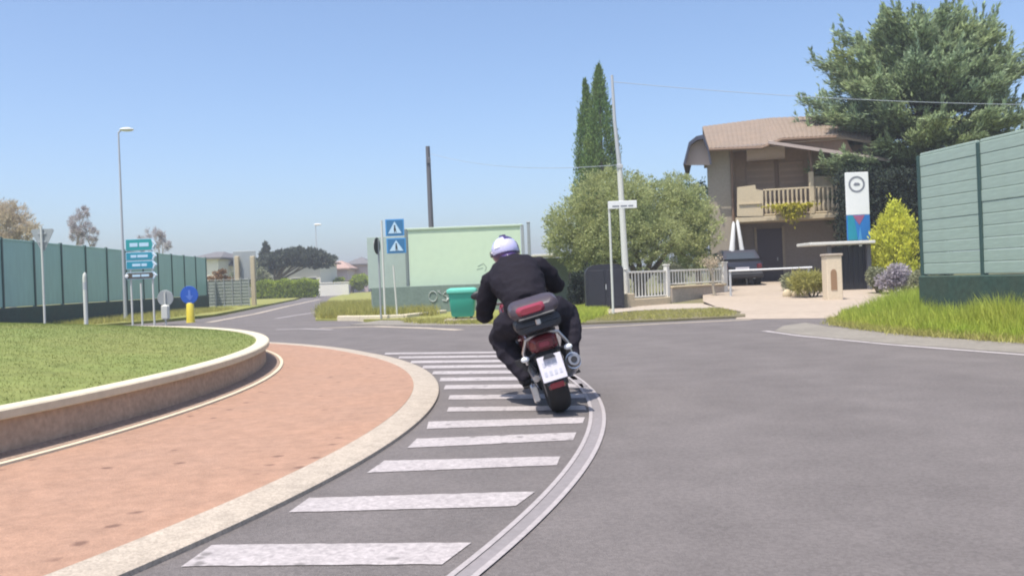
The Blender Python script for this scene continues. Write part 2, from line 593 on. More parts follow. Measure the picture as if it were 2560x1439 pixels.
add_tracks(M['asphalt'], -14.2, 8.2, 16, .035)
add_spots(M['asphalt'], (.085, .075, .073), .9, .05, .16)

# ------------------------------------------------------------------ ground, road, roundabout
C0 = Vector((-14.2, 8.2))


def polar_curve(px, deg=2):
    P = [grd(*p) for p in px]
    th = np.array([math.atan2(p.y - C0.y, p.x - C0.x) for p in P])
    rr = np.array([math.hypot(p.y - C0.y, p.x - C0.x) for p in P])
    k = np.polyfit(th, rr, deg)
    lo, hi = th.min(), th.max()
    def f(t):
        tc = min(hi, max(lo, t))
        return float(np.polyval(k, tc))
    return f


r_out = polar_curve([(312, 1439), (564, 1322), (760, 1237), (902, 1175), (1036, 1084), (1080, 1030), (1098, 991), (1084, 955), (1045, 924), (995, 902), (934, 885)])
r_bi = polar_curve([(1124, 1439), (1250, 1330), (1344, 1247), (1420, 1165), (1465, 1080), (1470, 1020), (1447, 970)])
r_bo = polar_curve([(1205, 1439), (1330, 1320), (1420, 1235), (1492, 1130), (1517, 1065), (1505, 1010), (1480, 970)])
CW = Vector((-16.1, 9.0))
RW = 13.065


def ring(f0, f1, c0, c1, z0, z1, t0, t1, n):
    """sheet between two curves, each a radius function round its own centre"""
    vs = []
    fs = []
    for i in range(n + 1):
        t = t0 + (t1 - t0) * i / n
        a, b = f0(t), f1(t)
        vs.append((c0.x + a * math.cos(t), c0.y + a * math.sin(t), z0))
        vs.append((c1.x + b * math.cos(t), c1.y + b * math.sin(t), z1))
    for i in range(n):
        fs.append((2 * i, 2 * i + 1, 2 * i + 3, 2 * i + 2))
    return vs, fs


# ground sheet, with the raised plot
xs = sorted(set(list(np.linspace(-600, -60, 12)) + list(np.linspace(-60, 60, 81)) + list(np.linspace(60, 600, 12))))
ys = sorted(set(list(np.linspace(-100, -10, 6)) + list(np.linspace(-10, 80, 61)) + list(np.linspace(80, 900, 16))))
mb = MB()
vs = [(x, y, hgt(x, y) - .06) for y in ys for x in xs]
nx = len(xs)
mb.add(vs, [(j * nx + i, j * nx + i + 1, (j + 1) * nx + i + 1, (j + 1) * nx + i) for j in range(len(ys) - 1) for i in range(nx - 1)])
ground = tag(mb.build('ground', M['earth'], smooth='all'), kind='structure')

# asphalt of the roundabout and of the road leaving it
road_poly = [(-34, -16), (16, -16), (14.5, 0), (9.5, 7.0), (7.2, 10.1), (6.3, 12.5), (6.2, 15.5), (6.8, 17.6), (7.6, 19.8), (6.6, 21.8), (3.3, 20.6), (1.2, 20.6), (-1.2, 22.4), (-4.2, 25.4), (-5.6, 28.6), (-7.4, 36.5), (-14.6, 72), (-19.0, 105), (-17.0, 150), (-22.5, 150), (-24.0, 105), (-17.6, 72.7), (-12.2, 37.3), (-12.0, 33.0), (-14.0, 29.5), (-19, 27.3), (-27, 24), (-34, 14)]
mb = MB()
mb.plate(road_poly, -.05, 0.0)
road = tag(mb.build('road', M['asphalt']), kind='structure')

# zebra hatching in the ring, one by one
stripes = [[(455, 1416), (530, 1362), (1180, 1357), (1105, 1411)], [(722, 1281), (772, 1245), (1337, 1229), (1290, 1266)],
           [(918, 1182), (960, 1152), (1402, 1141), (1392, 1163)], [(1018, 1120), (1043, 1097), (1442, 1081), (1434, 1100)],
           [(1068, 1072), (1072, 1054), (1462, 1043), (1458, 1058)]]
far_s = [(1029, 1018, 1118, 1462), (999, 988, 1120, 1466), (973, 963, 1110, 1455), (953, 944, 1098, 1440), (936, 928, 1080, 1425),
         (921, 914, 1055, 1400), (908, 902, 1025, 1375), (896, 891, 995, 1345), (886, 882, 960, 1310)]
for yb, yt, x0, x1 in far_s:
    stripes.append([(x0, yb), (x0 + 4, yt), (x1, yt - 4), (x1 + 4, yb - 4)])
for k, q in enumerate(stripes):
    P = [grd(*p) for p in q]
    mb = MB()
    n = 26
    va, vb = [], []
    for i in range(n + 1):
        t = i / n
        a = P[0].lerp(P[3], t)
        b = P[1].lerp(P[2], t)
        j = .004 if 0 < i < n else .01
        va.append((a.x + random.uniform(-.003, .003), a.y + random.uniform(-j, j), .004))
        vb.append((b.x + random.uniform(-.003, .003), b.y + random.uniform(-j, j), .004))
    vs = va + vb
    mb.add(vs, [(i, i + 1, n + 2 + i, n + 1 + i) for i in range(n)])
    mb.build('stripe', M['paint'], road)


def ringpart(name, f0, f1, z, m, parent, t0=-.95, t1=1.1, n=120, c=C0):
    v, f = ring(f0, f1, c, c, z, z, t0, t1, n)
    return MB().add(v, f).build(name, m, parent)


ringpart('painted_band', r_bi, r_bo, .004, M['bandcol'], road, -.9, .27)
ringpart('band_edge', lambda t: r_bi(t) - .0, lambda t: r_bi(t) + .028, .008, M['bandedge'], road, -.9, .27)
ringpart('band_edge', lambda t: r_bo(t) - .028, lambda t: r_bo(t), .008, M['bandedge'], road, -.9, .27)

# worn white edge lines
def line_strip(name, pts, w, m, parent, z=.005):
    P = [Vector(p) for p in pts]
    Q = []
    for i in range(len(P) - 1):                      # resample
        for k in range(8): Q.append(P[i].lerp(P[i + 1], k / 8))
    Q.append(P[-1])
    vs = []
    for i, p in enumerate(Q):
        t = (Q[min(i + 1, len(Q) - 1)] - Q[max(i - 1, 0)]).normalized()
        n = Vector((-t.y, t.x, 0))
        ww = w * random.uniform(.8, 1.1)
        vs.append((p.x + n.x * ww / 2, p.y + n.y * ww / 2, z))
        vs.append((p.x - n.x * ww / 2, p.y - n.y * ww / 2, z))
    return MB().add(vs, [(2 * i, 2 * i + 1, 2 * i + 3, 2 * i + 2) for i in range(len(Q) - 1)]).build(name, m, parent)


line_strip('edge_line', [(9.5, 4.2, 0), (7.4, 7.2, 0), (5.8, 10.1, 0), (5.1, 12.0, 0), (4.55, 14.2, 0), (4.4, 15.6, 0)], .13, M['paint'], road)
line_strip('edge_line', [tuple(grd(*p)) for p in ((1880, 799), (1660, 809), (1480, 819), (1440, 821))], .22, M['kerb'], road)
line_strip('edge_line', [tuple(grd(*p)) for p in ((1150, 825), (1060, 820), (940, 816), (800, 820))], .3, M['kerb'], road)
line_strip('edge_line', [tuple(grd(*p)) for p in ((690, 824), (760, 822), (830, 824))], .2, M['paint'], road)
line_strip('edge_line', [tuple(grd(*p)) for p in ((520, 806), (640, 784), (720, 765), (800, 748))], .28, M['kerb'], road)
line_strip('edge_line', [tuple(grd(*p)) for p in ((690, 796), (740, 788), (800, 779))], .2, M['bandedge'], road)

# roundabout: red apron with pale kerb band, foot strip, wall, cap and lawn
apron = tag(MB().build('roundabout_apron', M['apron']), kind='structure')
bpy.data.objects.remove(apron)
T0, T1 = -1.15, 1.25
v, f = ring(lambda t: RW - .02, lambda t: r_out(t) - .26, CW, C0, .045, .035, T0, T1, 160)
apron = tag(MB().add(v, f).build('roundabout_apron', M['apron'], smooth='all'), kind='structure')
mb = MB()
n = 160
prof = [(-.262, .030), (-.25, .040), (-.03, .032), (-.004, .022), (.0, -.04)]
rings = []
for i in range(n + 1):
    t = T0 + (T1 - T0) * i / n
    rr = r_out(t)
    rings.append([(C0.x + (rr + p[0]) * math.cos(t), C0.y + (rr + p[0]) * math.sin(t), p[1]) for p in prof])
vs = [p for r_ in rings for p in r_]
k = len(prof)
mb.add(vs, [(i * k + j, (i + 1) * k + j, (i + 1) * k + j + 1, i * k + j + 1) for i in range(n) for j in range(k - 1)])
mb.build('kerb_band', M['kerb'], apron, smooth=True)


def revolve(prof, m, name, parent, n=300, smooth=True, t0=0, t1=2 * math.pi, jit=0.0):
    vs, fs = [], []
    k = len(prof)
    for i in range(n + 1):
        t = t0 + (t1 - t0) * i / n
        for r_, z in prof:
            vs.append((CW.x + r_ * math.cos(t), CW.y + r_ * math.sin(t), z))
    for i in range(n):
        for j in range(k - 1):
            fs.append((i * k + j, (i + 1) * k + j, (i + 1) * k + j + 1, i * k + j + 1))
    return MB().add(vs, fs).build(name, m, parent, smooth=smooth)


rw = thing('retaining_wall', 'low curved concrete retaining wall with pale cap around the grass roundabout', 'wall', (CW.x, CW.y, 0))
def rel(o):
    """keep a world-built mesh in place under its thing"""
    p = o.parent
    o.matrix_parent_inverse = (Matrix.Translation(p.location) @ p.rotation_euler.to_matrix().to_4x4()).inverted()
    return o
rel(revolve([(RW + .012, -.05), (RW + .01, .06), (RW, .302)], M['wall'], 'wall_face', rw))
rel(revolve([(RW - .03, .300), (RW + .05, .300), (RW + .058, .308), (RW + .058, .360), (RW + .045, .372), (RW - .105, .375), (RW - .118, .365), (RW - .118, .25)], M['cap'], 'cap', rw))
rel(revolve([(RW, .085), (RW + .05, .066), (RW + .19, .056), (RW + .20, .02)], mat('wall_shadow_brown', (.36, .26, .20), .95, .2, 3.0, col2=(.26, .19, .145), mix=.9, bump=.5, bscale=40, spec=.1, speck=.12, sscale=50), 'wall_shadow_strip', rw))  # brown strip along the wall foot, its dark colour standing in for the wall's shadow
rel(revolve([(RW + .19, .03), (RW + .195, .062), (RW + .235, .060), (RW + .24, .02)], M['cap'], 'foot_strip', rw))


def mound(r_):
    return .352 + .68 * (1 - min(1, (r_ / 12.955)) ** 2)


prof = [(12.957 * k / 14, mound(12.957 * k / 14)) for k in range(14, -1, -1)]
lawn = tag(revolve(prof, M['lawn'], 'roundabout_lawn', None, n=160, smooth='all'), kind='structure')
N_ = 130000
a = rng.uniform(-1.0, 1.75, N_)
rr = 12.93 * np.sqrt(rng.uniform(.12, 1, N_))
P = np.stack([CW.x + rr * np.cos(a), CW.y + rr * np.sin(a), .352 + .68 * (1 - (rr / 12.955) ** 2)], 1)
V, FC = blade_faces(P, .018, .004, .5)
tag(raw_mesh('lawn_grass', V, FC, M['lawnblade'], None, 3), 'short green lawn grass covering the domed roundabout', 'grass', kind='stuff')


def sheet(name, poly, z0, z1, m, kind='structure'):
    return tag(MB().plate(poly, z0, z1).build(name, m), kind=kind)


# verges and footways
vr = [(6.7, 18.7), (5.95, 16.3), (6.05, 13.5), (6.6, 11.6), (7.5, 9.4), (10.0, 5.5), (16, -4), (40, -4), (40, 30), (14.5, 30), (12.9, 29.0), (11.9, 27.0), (10.0, 22.5), (8.2, 19.9)]
sheet('verge_right', vr, -.05, .03, M['meadow'])
sheet('gravel_shoulder', [(4.55, 15.5), (4.68, 14.2), (5.22, 12.1), (5.95, 10.2), (7.6, 7.4), (9.6, 4.5), (10.3, 5.2), (7.4, 9.6), (6.5, 11.8), (5.95, 13.6), (5.7, 16.3), (5.75, 17.5), (5.1, 16.8)], -.045, .004, M['asphalt_patch'])
sheet('verge_centre', [(-6.2, 27.8), (-8.1, 37), (-15.4, 75), (-19.5, 105), (-15.5, 160), (4, 160), (4, 60), (2.6, 34.0), (2.7, 27.2), (2.4, 23.6), (1.35, 19.75), (.6, 20.3), (-.6, 22.6), (-2.4, 24.6), (-4.6, 26.6)], -.05, .05, M['meadow'])
sheet('dirt_strip', [(2.4, 23.4), (1.5, 19.8), (3.3, 19.75), (5.25, 20.1), (5.75, 22.0), (5.9, 24.8), (3.6, 24.9)], -.05, .045, M['dust'])
sheet('footway', [(3.55, 28.6), (2.75, 27.4), (2.5, 23.8), (3.5, 25.1), (5.95, 25.0), (6.2, 27.0), (6.1, 30.5), (5.3, 30.6)], -.05, .055, M['kerb'])
sheet('footway', [(-1.4, 21.3), (.9, 19.6), (1.2, 20.2), (.2, 22.9), (-1.2, 24.3), (-2.2, 24.4), (-3.9, 25.9), (-4.4, 23.9)], -.05, .02, M['asphalt_patch'])
kb = MB()
kp = [grd(*p) for p in ((850, 801), (905, 801), (960, 800), (1010, 798), (1050, 793), (1110, 786))]
for i in range(len(kp) - 1):
    a_, b_ = kp[i], kp[i + 1]
    d_ = b_ - a_
    kb.box(((a_.x + b_.x) / 2, (a_.y + b_.y) / 2, .05), (d_.length + .03, .22, .2), math.atan2(d_.y, d_.x), bev=.02)
tag(kb.build('kerb', M['cap']), kind='structure')
sheet('verge_left', [(-13.2, 33.5), (-14.4, 30.2), (-19.5, 28.2), (-28, 24.8), (-60, 20), (-60, 160), (-24.5, 160), (-24.2, 105), (-18.0, 73), (-12.7, 37.6)], -.05, .05, M['meadow'])

# driveway climbing to the house
mb = MB()
dl = [(4.9, 19.6), (5.6, 21.8), (5.75, 25.0), (6.0, 28.0), (6.9, 32.2), (7.2, 36.9)]
dr_ = [(6.8, 18.5), (8.3, 19.9), (10.2, 23.2), (11.9, 26.6), (12.6, 30.0), (14.6, 36.9)]
vs = []
m_ = 6
for i in range(len(dl)):
    for k in range(m_ + 1):
        x = dl[i][0] + (dr_[i][0] - dl[i][0]) * k / m_
        y = dl[i][1] + (dr_[i][1] - dl[i][1]) * k / m_
        vs.append((x, y, hgt(x, y) + (.006 if i == 0 else .062)))
mb.add(vs, [(i * (m_ + 1) + k, i * (m_ + 1) + k + 1, (i + 1) * (m_ + 1) + k + 1, (i + 1) * (m_ + 1) + k) for i in range(len(dl) - 1) for k in range(m_)])
tag(mb.build('driveway', M['drive'], smooth='all'), kind='structure')

# ------------------------------------------------------------------ fences of green panels
def xf(o, x=0, y=0, z=0, rz=0, s=None):
    o.location = (x, y, z)
    o.rotation_euler = (0, 0, rz)
    if s: o.scale = s
    return o


def inst(o, parent, **k):
    c = o.copy()
    link(c, parent)
    return xf(c, **k)


# left: tall plain panels between dark posts on a dark low wall
A, B = Vector((-15.6, 19.5, 0)), Vector((-18.1, 52.5, 0))
d_ = B - A
fl = thing('panel_fence', 'long tall teal green panel fence on dark low wall behind the grass roundabout', 'fence', A, (0, 0, math.atan2(d_.y, d_.x)))
L_ = d_.length
np_ = 15
st = L_ / np_
pm = MB()
pm.box((st / 2, 0, 1.86), (st - .085, .035, 2.14), bev=.006)
panel = pm.build('panel', M['pvc'], fl)
for i in range(1, np_): inst(panel, fl, x=i * st)
po = MB().box((0, 0, 1.52), (.09, .11, 3.04), bev=.01).build('post', M['post_dk'], fl)
for i in range(1, np_ + 1): inst(po, fl, x=i * st)
rl = MB().box((st / 2, 0, 2.965), (st - .095, .06, .06), bev=.008).build('top_rail', M['pvc'], fl)
for i in range(1, np_): inst(rl, fl, x=i * st)
MB().box((L_ / 2, .0, .35), (L_ + .2, .22, .84), bev=.02).build('base_wall', M['base_dk'], fl)

# right: paler panels of long boards
A, B = Vector((7.42, 15.95, 0)), Vector((8.95, 6.6, 0))
d_ = B - A
fr = thing('board_fence', 'tall pale green board fence on dark base wall above the grassy right verge', 'fence', A, (0, 0, math.atan2(d_.y, d_.x)))
st = 1.58
nb = 11
bh = (3.0 - .88) / nb
bd = MB()
g_ = bh / 2 - .0025
bd.loft([[(x, -.036, -g_), (x, -.040, -g_ + .012), (x, -.040, g_ - .012), (x, -.036, g_), (x, .02, g_), (x, .02, -g_)] for x in (.045, st - .045)])
bo = None
for i in range(6):
    for k in range(nb):
        z = .88 + bh * (k + .5)
        if bo is None:
            bo = bd.build('board', M['pvc2'], fr)
            xf(bo, 0, 0, z)
        else:
            inst(bo, fr, x=i * st, y=random.uniform(-.006, .004), z=z)
po = MB().box((0, -.01, 1.5), (.08, .10, 3.02), bev=.01).build('post', M['post_dk'], fr)
for i in range(1, 7): inst(po, fr, x=i * st)
MB().box((0, 0, 1.93), (.075, .07, 2.16), bev=.012).build('end_post', M['pvc2'], fr)
tr_ = MB().box((st / 2, 0, 3.025), (st - .085, .075, .05), bev=.01).build('top_rail', M['pvc2'], fr)
for i in range(1, 6): inst(tr_, fr, x=i * st)
MB().box((3 * st, 0, .41), (6 * st + .1, .2, .9), bev=.02).build('base_wall', M['base_dk'], fr)


# ------------------------------------------------------------------ signs and street furniture
def post_thing(name, label, cat, px, d, zb=0.0, group=None, rz=0.0):
    p = at(px[0], px[1], d)
    return thing(name, label, cat, (p.x, p.y, zb), (0, 0, rz), group)


def zof(py, px, d):
    return at(px, py, d).z


# blue direction sign: stacked arrow boards on three legs
D = 28.0
ds = post_thing('direction_sign', 'stack of blue-green arrow direction boards on three pale legs', 'road sign', (352, 700), D, 0)
s_ = F / D
for x in (-.33, -.02, .36):
    MB().tube([(x, .05, 0), (x, .05, 2.62 if x != -.02 else 1.4)], .03, 10).build('leg', M['palepost'], ds, smooth=True)


def arrow_board(z, h, m, bar, name):
    hw = .44
    b = MB()
    b.prism([(-hw, -h / 2), (hw - .02, -h / 2), (hw + .10, 0), (hw - .02, h / 2), (-hw, h / 2)], .03)
    o = b.build(name, M['palesign'], ds, loc=(0, -.02, z))
    t = .02
    MB().prism([(-hw + t, -h / 2 + t), (hw - .06, -h / 2 + t), (hw - .02, 0), (hw - .06, h / 2 - t), (-hw + t, h / 2 - t)], .006).build('face', m, o, loc=(0, -.006, 0))
    if bar:
        for (x0, x1) in bar:
            MB().box(((x0 + x1) / 2, 0, 0), (x1 - x0, .004, h * .32)).build('lettering', M['palesign'], o, loc=(0, -.009, 0))
        MB().tube([(hw - .005, 0, -h * .28), (hw + .065, 0, 0), (hw - .005, 0, h * .28)], .018, 6).build('arrow', M['white'], o, loc=(0, -.02, 0))
    return o


zt = zof(596, 352, D)
for k, (h, m, bar) in enumerate(((.34, 'teal', [(-.3, -.05), (0, .3)]), (.34, 'cyan', [(-.28, -.1), (-.07, .26)]), (.30, 'cyan', [(-.24, .02), (.05, .22)]), (.24, 'brownsign', [(-.25, .0), (.03, .28)]))):
    y0 = (596, 629, 651, 679)[k]
    y1 = (627, 651, 673, 698)[k]
    za, zb = zof(y0, 352, D), zof(y1, 352, D)
    arrow_board((za + zb) / 2, (za - zb) - .015, M[m], bar, 'board')
MB().ell((-.42, -.045, zof(689, 352, D)), (.06, .012, .06)).build('symbol', M['white'], ds, smooth=True)

# street lamp behind it
D = 34.0
lp = post_thing('street_lamp', 'tall thin grey street lamp with white head beyond the direction sign', 'street lamp', (312, 745), D, 0)
H_ = zof(330, 300, D)
MB().tube([(0, 0, 0), (0, 0, .9), (0, 0, 3.2), (0, 0, H_)], [.07, .06, .045, .03], 12).build('pole', M['galv'], lp, smooth=True)
MB().tube([(0, 0, H_ - .02), (.12, 0, H_ + .07), (.4, 0, H_ + .1)], [.03, .028, .025], 8).build('arm', M['galv'], lp, smooth=True)
hd = MB().lathe([(.03, .13), (.12, .12), (.25, .07), (.27, .03), (.26, .0)], 20, Matrix.Translation((.32, 0, H_ + .06)) @ Matrix.Diagonal((1.0, .75, .75, 1))).build('lamp_head', M['white'], lp, smooth=True)
MB().lathe([(.25, 0), (.2, -.04), (.08, -.06), (.01, -.062)], 20, Matrix.Translation((.32, 0, H_ + .058)) @ Matrix.Diagonal((1.0, .75, .75, 1))).build('lamp_glass', M['pane'], lp, smooth=True)
D = 120.0
l2 = post_thing('street_lamp', 'far small street lamp head above the distant road bend', 'street lamp', (795, 720), D, 0)
H_ = zof(562, 795, D)
MB().tube([(0, 0, 0), (0, 0, H_)], [.09, .05], 8).build('pole', M['galv'], l2, smooth=True)
MB().ell((.3, 0, H_ + .05), (.55, .3, .14)).build('lamp_head', M['white'], l2, smooth=True)

# yield sign seen from behind
D = 24.0
ys_ = post_thing('give_way_sign', 'grey back of a triangular give way sign on pale pole', 'road sign', (108, 700), D, 0)
H_ = zof(572, 104, D)
MB().tube([(0, 0, 0), (0, 0, H_ + .05)], .03, 10).build('pole', M['palepost'], ys_, smooth=True)
w_ = .31
MB().prism([(0, -.60), (.05, -.57), (w_, -.05), (w_ - .03, 0), (-w_ + .03, 0), (-w_, -.05), (-.05, -.57)], .02).build('plate', M['signback'], ys_, loc=(0, .045, H_))
for z in (-.12, -.34): MB().box((0, .035, H_ + z), (.22, .025, .035)).build('clamp', M['galv'], ys_)

# pale bollard post
D = 22.0
bp = post_thing('marker_post', 'short white round-topped marker post in front of the teal fence', 'post', (213, 740), D, 0)
H_ = zof(681, 211, D)
MB().tube([(0, 0, 0), (0, 0, H_ - .14), (.01, 0, H_ - .05), (.02, 0, H_)], [.048, .047, .044, .018], 12).build('shaft', M['palepost'], bp, smooth=True)
MB().tube([(0, 0, H_ - .42), (0, 0, H_ - .24)], .0495, 12, cap=False).build('reflector_band', M['galv'], bp, smooth=True)

# round sign back, keep-right sign on its yellow column
D = 29.0
rb = post_thing('round_sign', 'grey back of a round road sign low on a pale post', 'road sign', (413, 760), D, 0)
H_ = zof(745, 413, D)
MB().tube([(0, 0, 0), (0, 0, H_ + .2)], .03, 10).build('post', M['palepost'], rb, smooth=True)
MB().lathe([(.255, 0), (.265, .012), (.255, .025)], 28, Matrix.Translation((0, .05, H_)) @ Matrix.Rotation(R(90), 4, 'X')).build('plate', M['signback'], rb)
MB().box((0, .0, .42), (.26, .16, .5), bev=.05).build('block', M['palepost'], rb)
D = 30.5
kr = post_thing('keep_right_sign', 'round blue sign standing on a yellow bollard', 'road sign', (476, 780), D, 0)
H_ = zof(737, 476, D)
MB().tube([(0, 0, 0), (0, 0, .1), (0, 0, .62), (0, 0, .68)], [.15, .14, .125, .09], 16).build('bollard', M['yellow'], kr, smooth=True)
MB().tube([(0, 0, .66), (0, 0, H_)], .03, 8).build('post', M['galv'], kr, smooth=True)
MB().lathe([(.30, 0), (.31, .015), (.30, .03)], 32, Matrix.Translation((0, -.03, H_)) @ Matrix.Rotation(R(90), 4, 'X')).build('plate', M['blue'], kr)
MB().prism([(-.03, .17), (-.03, -.02), (-.13, -.02), (.02, -.19), (.15, -.02), (.05, -.02), (.05, .17)], .004).build('arrow', mat('arrow_blue', (.10, .20, .58), .4), kr, loc=(0, -.068, H_))

# pedestrian crossing signs, two plates one above the other
D = 27.0
cs = post_thing('crossing_sign', 'two stacked blue square pedestrian crossing signs on pale pole', 'road sign', (961, 740), D, 0.03)
H_ = zof(548, 990, D)
MB().tube([(0, 0, -.05), (0, 0, H_ - .05)], .032, 10).build('pole', M['palepost'], cs, smooth=True)
MB().tube([(.36, .1, -.05), (.30, .06, 1.6)], .028, 10).build('brace', M['palepost'], cs, smooth=True)
for (xa, ya, xb, yb, m) in ((965, 547, 1010, 591, 'navy'), (968, 594, 1015, 634, 'navy')):
    a_, b_ = at(xa, yb, D), at(xb, ya, D)
    w_, h_ = b_.x - a_.x, b_.z - a_.z
    o = MB().box((0, 0, 0), (w_, .02, h_), bev=.008).build('sign_plate', M['skyblue'], cs, loc=((a_.x + b_.x) / 2 - cs.location.x, -.06, (a_.z + b_.z) / 2 - cs.location.z))
    MB().box((0, -.014, 0), (w_ * .86, .004, h_ * .86)).build('field', M[m], o)
    MB().prism([(-w_ * .36, -h_ * .34), (w_ * .36, -h_ * .34), (0, h_ * .36)], .004).build('triangle', M['palesign'], o, loc=(0, -.021, 0))
    f_ = MB()
    f_.prism([(-.02, -.11), (.0, -.11), (.015, -.03), (.035, -.11), (.055, -.11), (.03, .0), (.02, .06), (-.02, .06), (-.025, -.01)], .004)
    f_.prism([(.025 * math.cos(k * .785), .09 + .025 * math.sin(k * .785)) for k in range(8)], .004)
    f_.build('figure', M['black'], o, loc=(0, -.026, -.04), fix=True)
# small dark sign turned edge-on, on the same kerb
D = 26.0
es = post_thing('edge_on_sign', 'dark round sign seen almost edge-on beside crossing signs', 'road sign', (951, 745), D, 0.03)
zc = zof(617, 945, D)
MB().tube([(0, 0, -.05), (0, 0, zc + .2)], .028, 10).build('pole', M['signback'], es, smooth=True)
MB().lathe([(.24, 0), (.25, .012), (.24, .024)], 28, Matrix.Translation((-.045, -.03, zc)) @ Matrix.Rotation(R(78), 4, 'Z') @ Matrix.Rotation(R(90), 4, 'X')).build('plate', M['black'], es)
MB().lathe([(.20, 0), (.20, .006)], 28, Matrix.Translation((-.068, -.035, zc)) @ Matrix.Rotation(R(78), 4, 'Z') @ Matrix.Rotation(R(90), 4, 'X')).build('face', M['white'], es)

# street name sign
D = 23.4
sn = post_thing('street_name_sign', 'white street name plate on slim white pole by the road', 'road sign', (1530, 700), D, .03)
a_, b_ = at(1520, 523, D), at(1591, 501, D)
MB().tube([(0, 0, -.05), (0, 0, b_.z - .04)], .032, 10).build('pole', M['palepost'], sn, smooth=True)
o = MB().box((0, 0, 0), (b_.x - a_.x, .025, b_.z - a_.z), bev=.008).build('plate', M['white'], sn, loc=((a_.x + b_.x) / 2 - sn.location.x, -.05, (a_.z + b_.z) / 2 - .03))
for x0, x1 in ((-.27, -.09), (-.05, .12), (.15, .28)):
    MB().box(((x0 + x1) / 2, -.0145, -.035), (x1 - x0, .003, .035)).build('lettering', M['ringgrey'], o)

# billboards
D = 30.5
bb = post_thing('billboard', 'large blank pale green billboard behind the green bin', 'billboard', (1160, 720), D, 0)
def loc_of(root, px, py, d):
    return at(px, py, d) - Vector(root.location)
tl, tr, bl, br = (loc_of(bb, *p, D) for p in ((1020, 576), (1300, 558), (1035, 722), (1306, 704)))
x0, x1, z0, z1 = tl.x, tr.x, bl.z, tl.z
MB().box(((x0 + x1) / 2, 0, (z0 + z1) / 2), (x1 - x0, .06, z1 - z0)).build('poster_panel', M['billb'], bb)
for nm, c, d__ in (('frame', ((x0 + x1) / 2, -.01, z1 + .035), (x1 - x0 + .16, .12, .07)), ('frame', ((x0 + x1) / 2, -.01, z0 - .035), (x1 - x0 + .16, .12, .07))):
    MB().box(c, d__, bev=.01).build(nm, mat('frame_pale', (.50, .60, .46), .5), bb)
for x in (x0 - .07, x1 + .07):
    MB().box((x, .0, (z1 + .05) / 2), (.10, .14, z1 + .05), bev=.012).build('leg', M['signback'] if x > 0 else mat('leg_grey', (.20, .235, .22), .6), bb)
sc = MB()
for (xa, za, xb, zb) in ((.42, -.32, .62, -.22), (.62, -.22, .72, -.36), (.72, -.36, .66, -.5), (.38, -.42, .60, -.37)):
    sc.tube([(xa, 0, za), (xb, 0, zb)], .008, 5)
sc.build('scratch', M['lowwall'], bb, loc=((x0 + x1) / 2, -.032, (z0 + z1) / 2))
b2 = post_thing('billboard', 'weathered grey billboard left of the pale green one', 'billboard', (968, 720), 32.0, 0)
a_, c_ = loc_of(b2, 922, 722, 32.0), loc_of(b2, 1014, 590, 32.0)
MB().box(((a_.x + c_.x) / 2, 0, (a_.z + c_.z) / 2), (c_.x - a_.x, .06, c_.z - a_.z), bev=.006).build('poster_panel', M['billb2'], b2)
for x in (a_.x + .12, c_.x - .12): MB().box((x, .085, c_.z / 2), (.09, .09, c_.z - .1)).build('leg', M['signback'], b2)
for x in (1326,):
    p = at(x, 700, 31.5)
    gp = thing('steel_post', 'free-standing grey steel post right of the pale green billboard', 'post', (p.x, p.y, 0))
    hh = zof(556, x, 31.5)
    MB().box((0, 0, hh / 2), (.11, .13, hh), bev=.012).build('shaft', M['signback'], gp)
    MB().box((0, 0, hh + .012), (.14, .16, .03), bev=.008).build('cap', M['galv'], gp)

# low grey-green wall under them, sprayed with white scrawl
D = 30.0
lw = post_thing('low_wall', 'low grey-green wall with white graffiti scrawl under the billboards', 'wall', (1070, 760), D, 0)
a_, c_ = loc_of(lw, 930, 722, D), loc_of(lw, 1345, 705, D)
MB().box(((a_.x + c_.x) / 2, 0, .46), (c_.x - a_.x, .16, 1.0), bev=.015).build('wall_face', M['lowwall'], lw)
gr = MB()
def scr(cx_, cz_, s, pts): gr.tube([(cx_ + x * s, 0, cz_ + z * s) for x, z in pts], .028, 6, sq=.25)
zc = zof(740, 1095, D)
ox = at(1083, 740, D).x - lw.location.x
scr(ox, zc, .17, [(math.cos(t) * .8, math.sin(t)) for t in np.linspace(0, 6.2, 16)])
scr(ox + .21, zc + .1, .1, [(.4, 1), (.0, .4), (-.5, .9), (.6, -.2)])
scr(ox + .43, zc - .02, .16, [(.7, .9), (0, 1.0), (-.6, .5), (0, .05), (.6, -.4), (.1, -.95), (-.7, -.7)])
scr(ox + .66, zc - .02, .15, [(-.3, -.9), (-.1, 0), (.3, 1.0), (.1, .2), (.5, -.8)])
scr(ox + 1.45, zc, .15, [(-.5, .6), (0, -.7), (.4, .8), (.7, .5)])
gr.build('graffiti', M['white'], lw, smooth=True, loc=(0, -.082, 0))

# green bin on a pale pad
D = 23.2
bi = post_thing('waste_bin', 'green wheeled waste bin with lighter lid on a pale slab', 'bin', (1158, 790), D, .03)
MB().box((0, 0, .03), (.95, .85, .08), bev=.02).build('slab', M['kerb'], bi)
def rbox(w, d, z, r=.06):
    P = []
    for cx_, cy_, a0 in ((w - r, d - r, 0), (-w + r, d - r, 90), (-w + r, -d + r, 180), (w - r, -d + r, 270)):
        for k in range(4):
            a = R(a0 + 30 * k)
            P.append((cx_ + r * math.cos(a), cy_ + r * math.sin(a), z))
    return P
MB().loft([rbox(.26, .26, .12), rbox(.29, .29, .16), rbox(.345, .34, .70), rbox(.345, .34, .76)]).build('body', M['bin'], bi, smooth=True)
MB().loft([rbox(.385, .375, .74), rbox(.39, .38, .77), rbox(.39, .38, .80), rbox(.38, .37, .835), rbox(.30, .29, .87)]).build('lid', M['binlid'], bi, smooth=True)
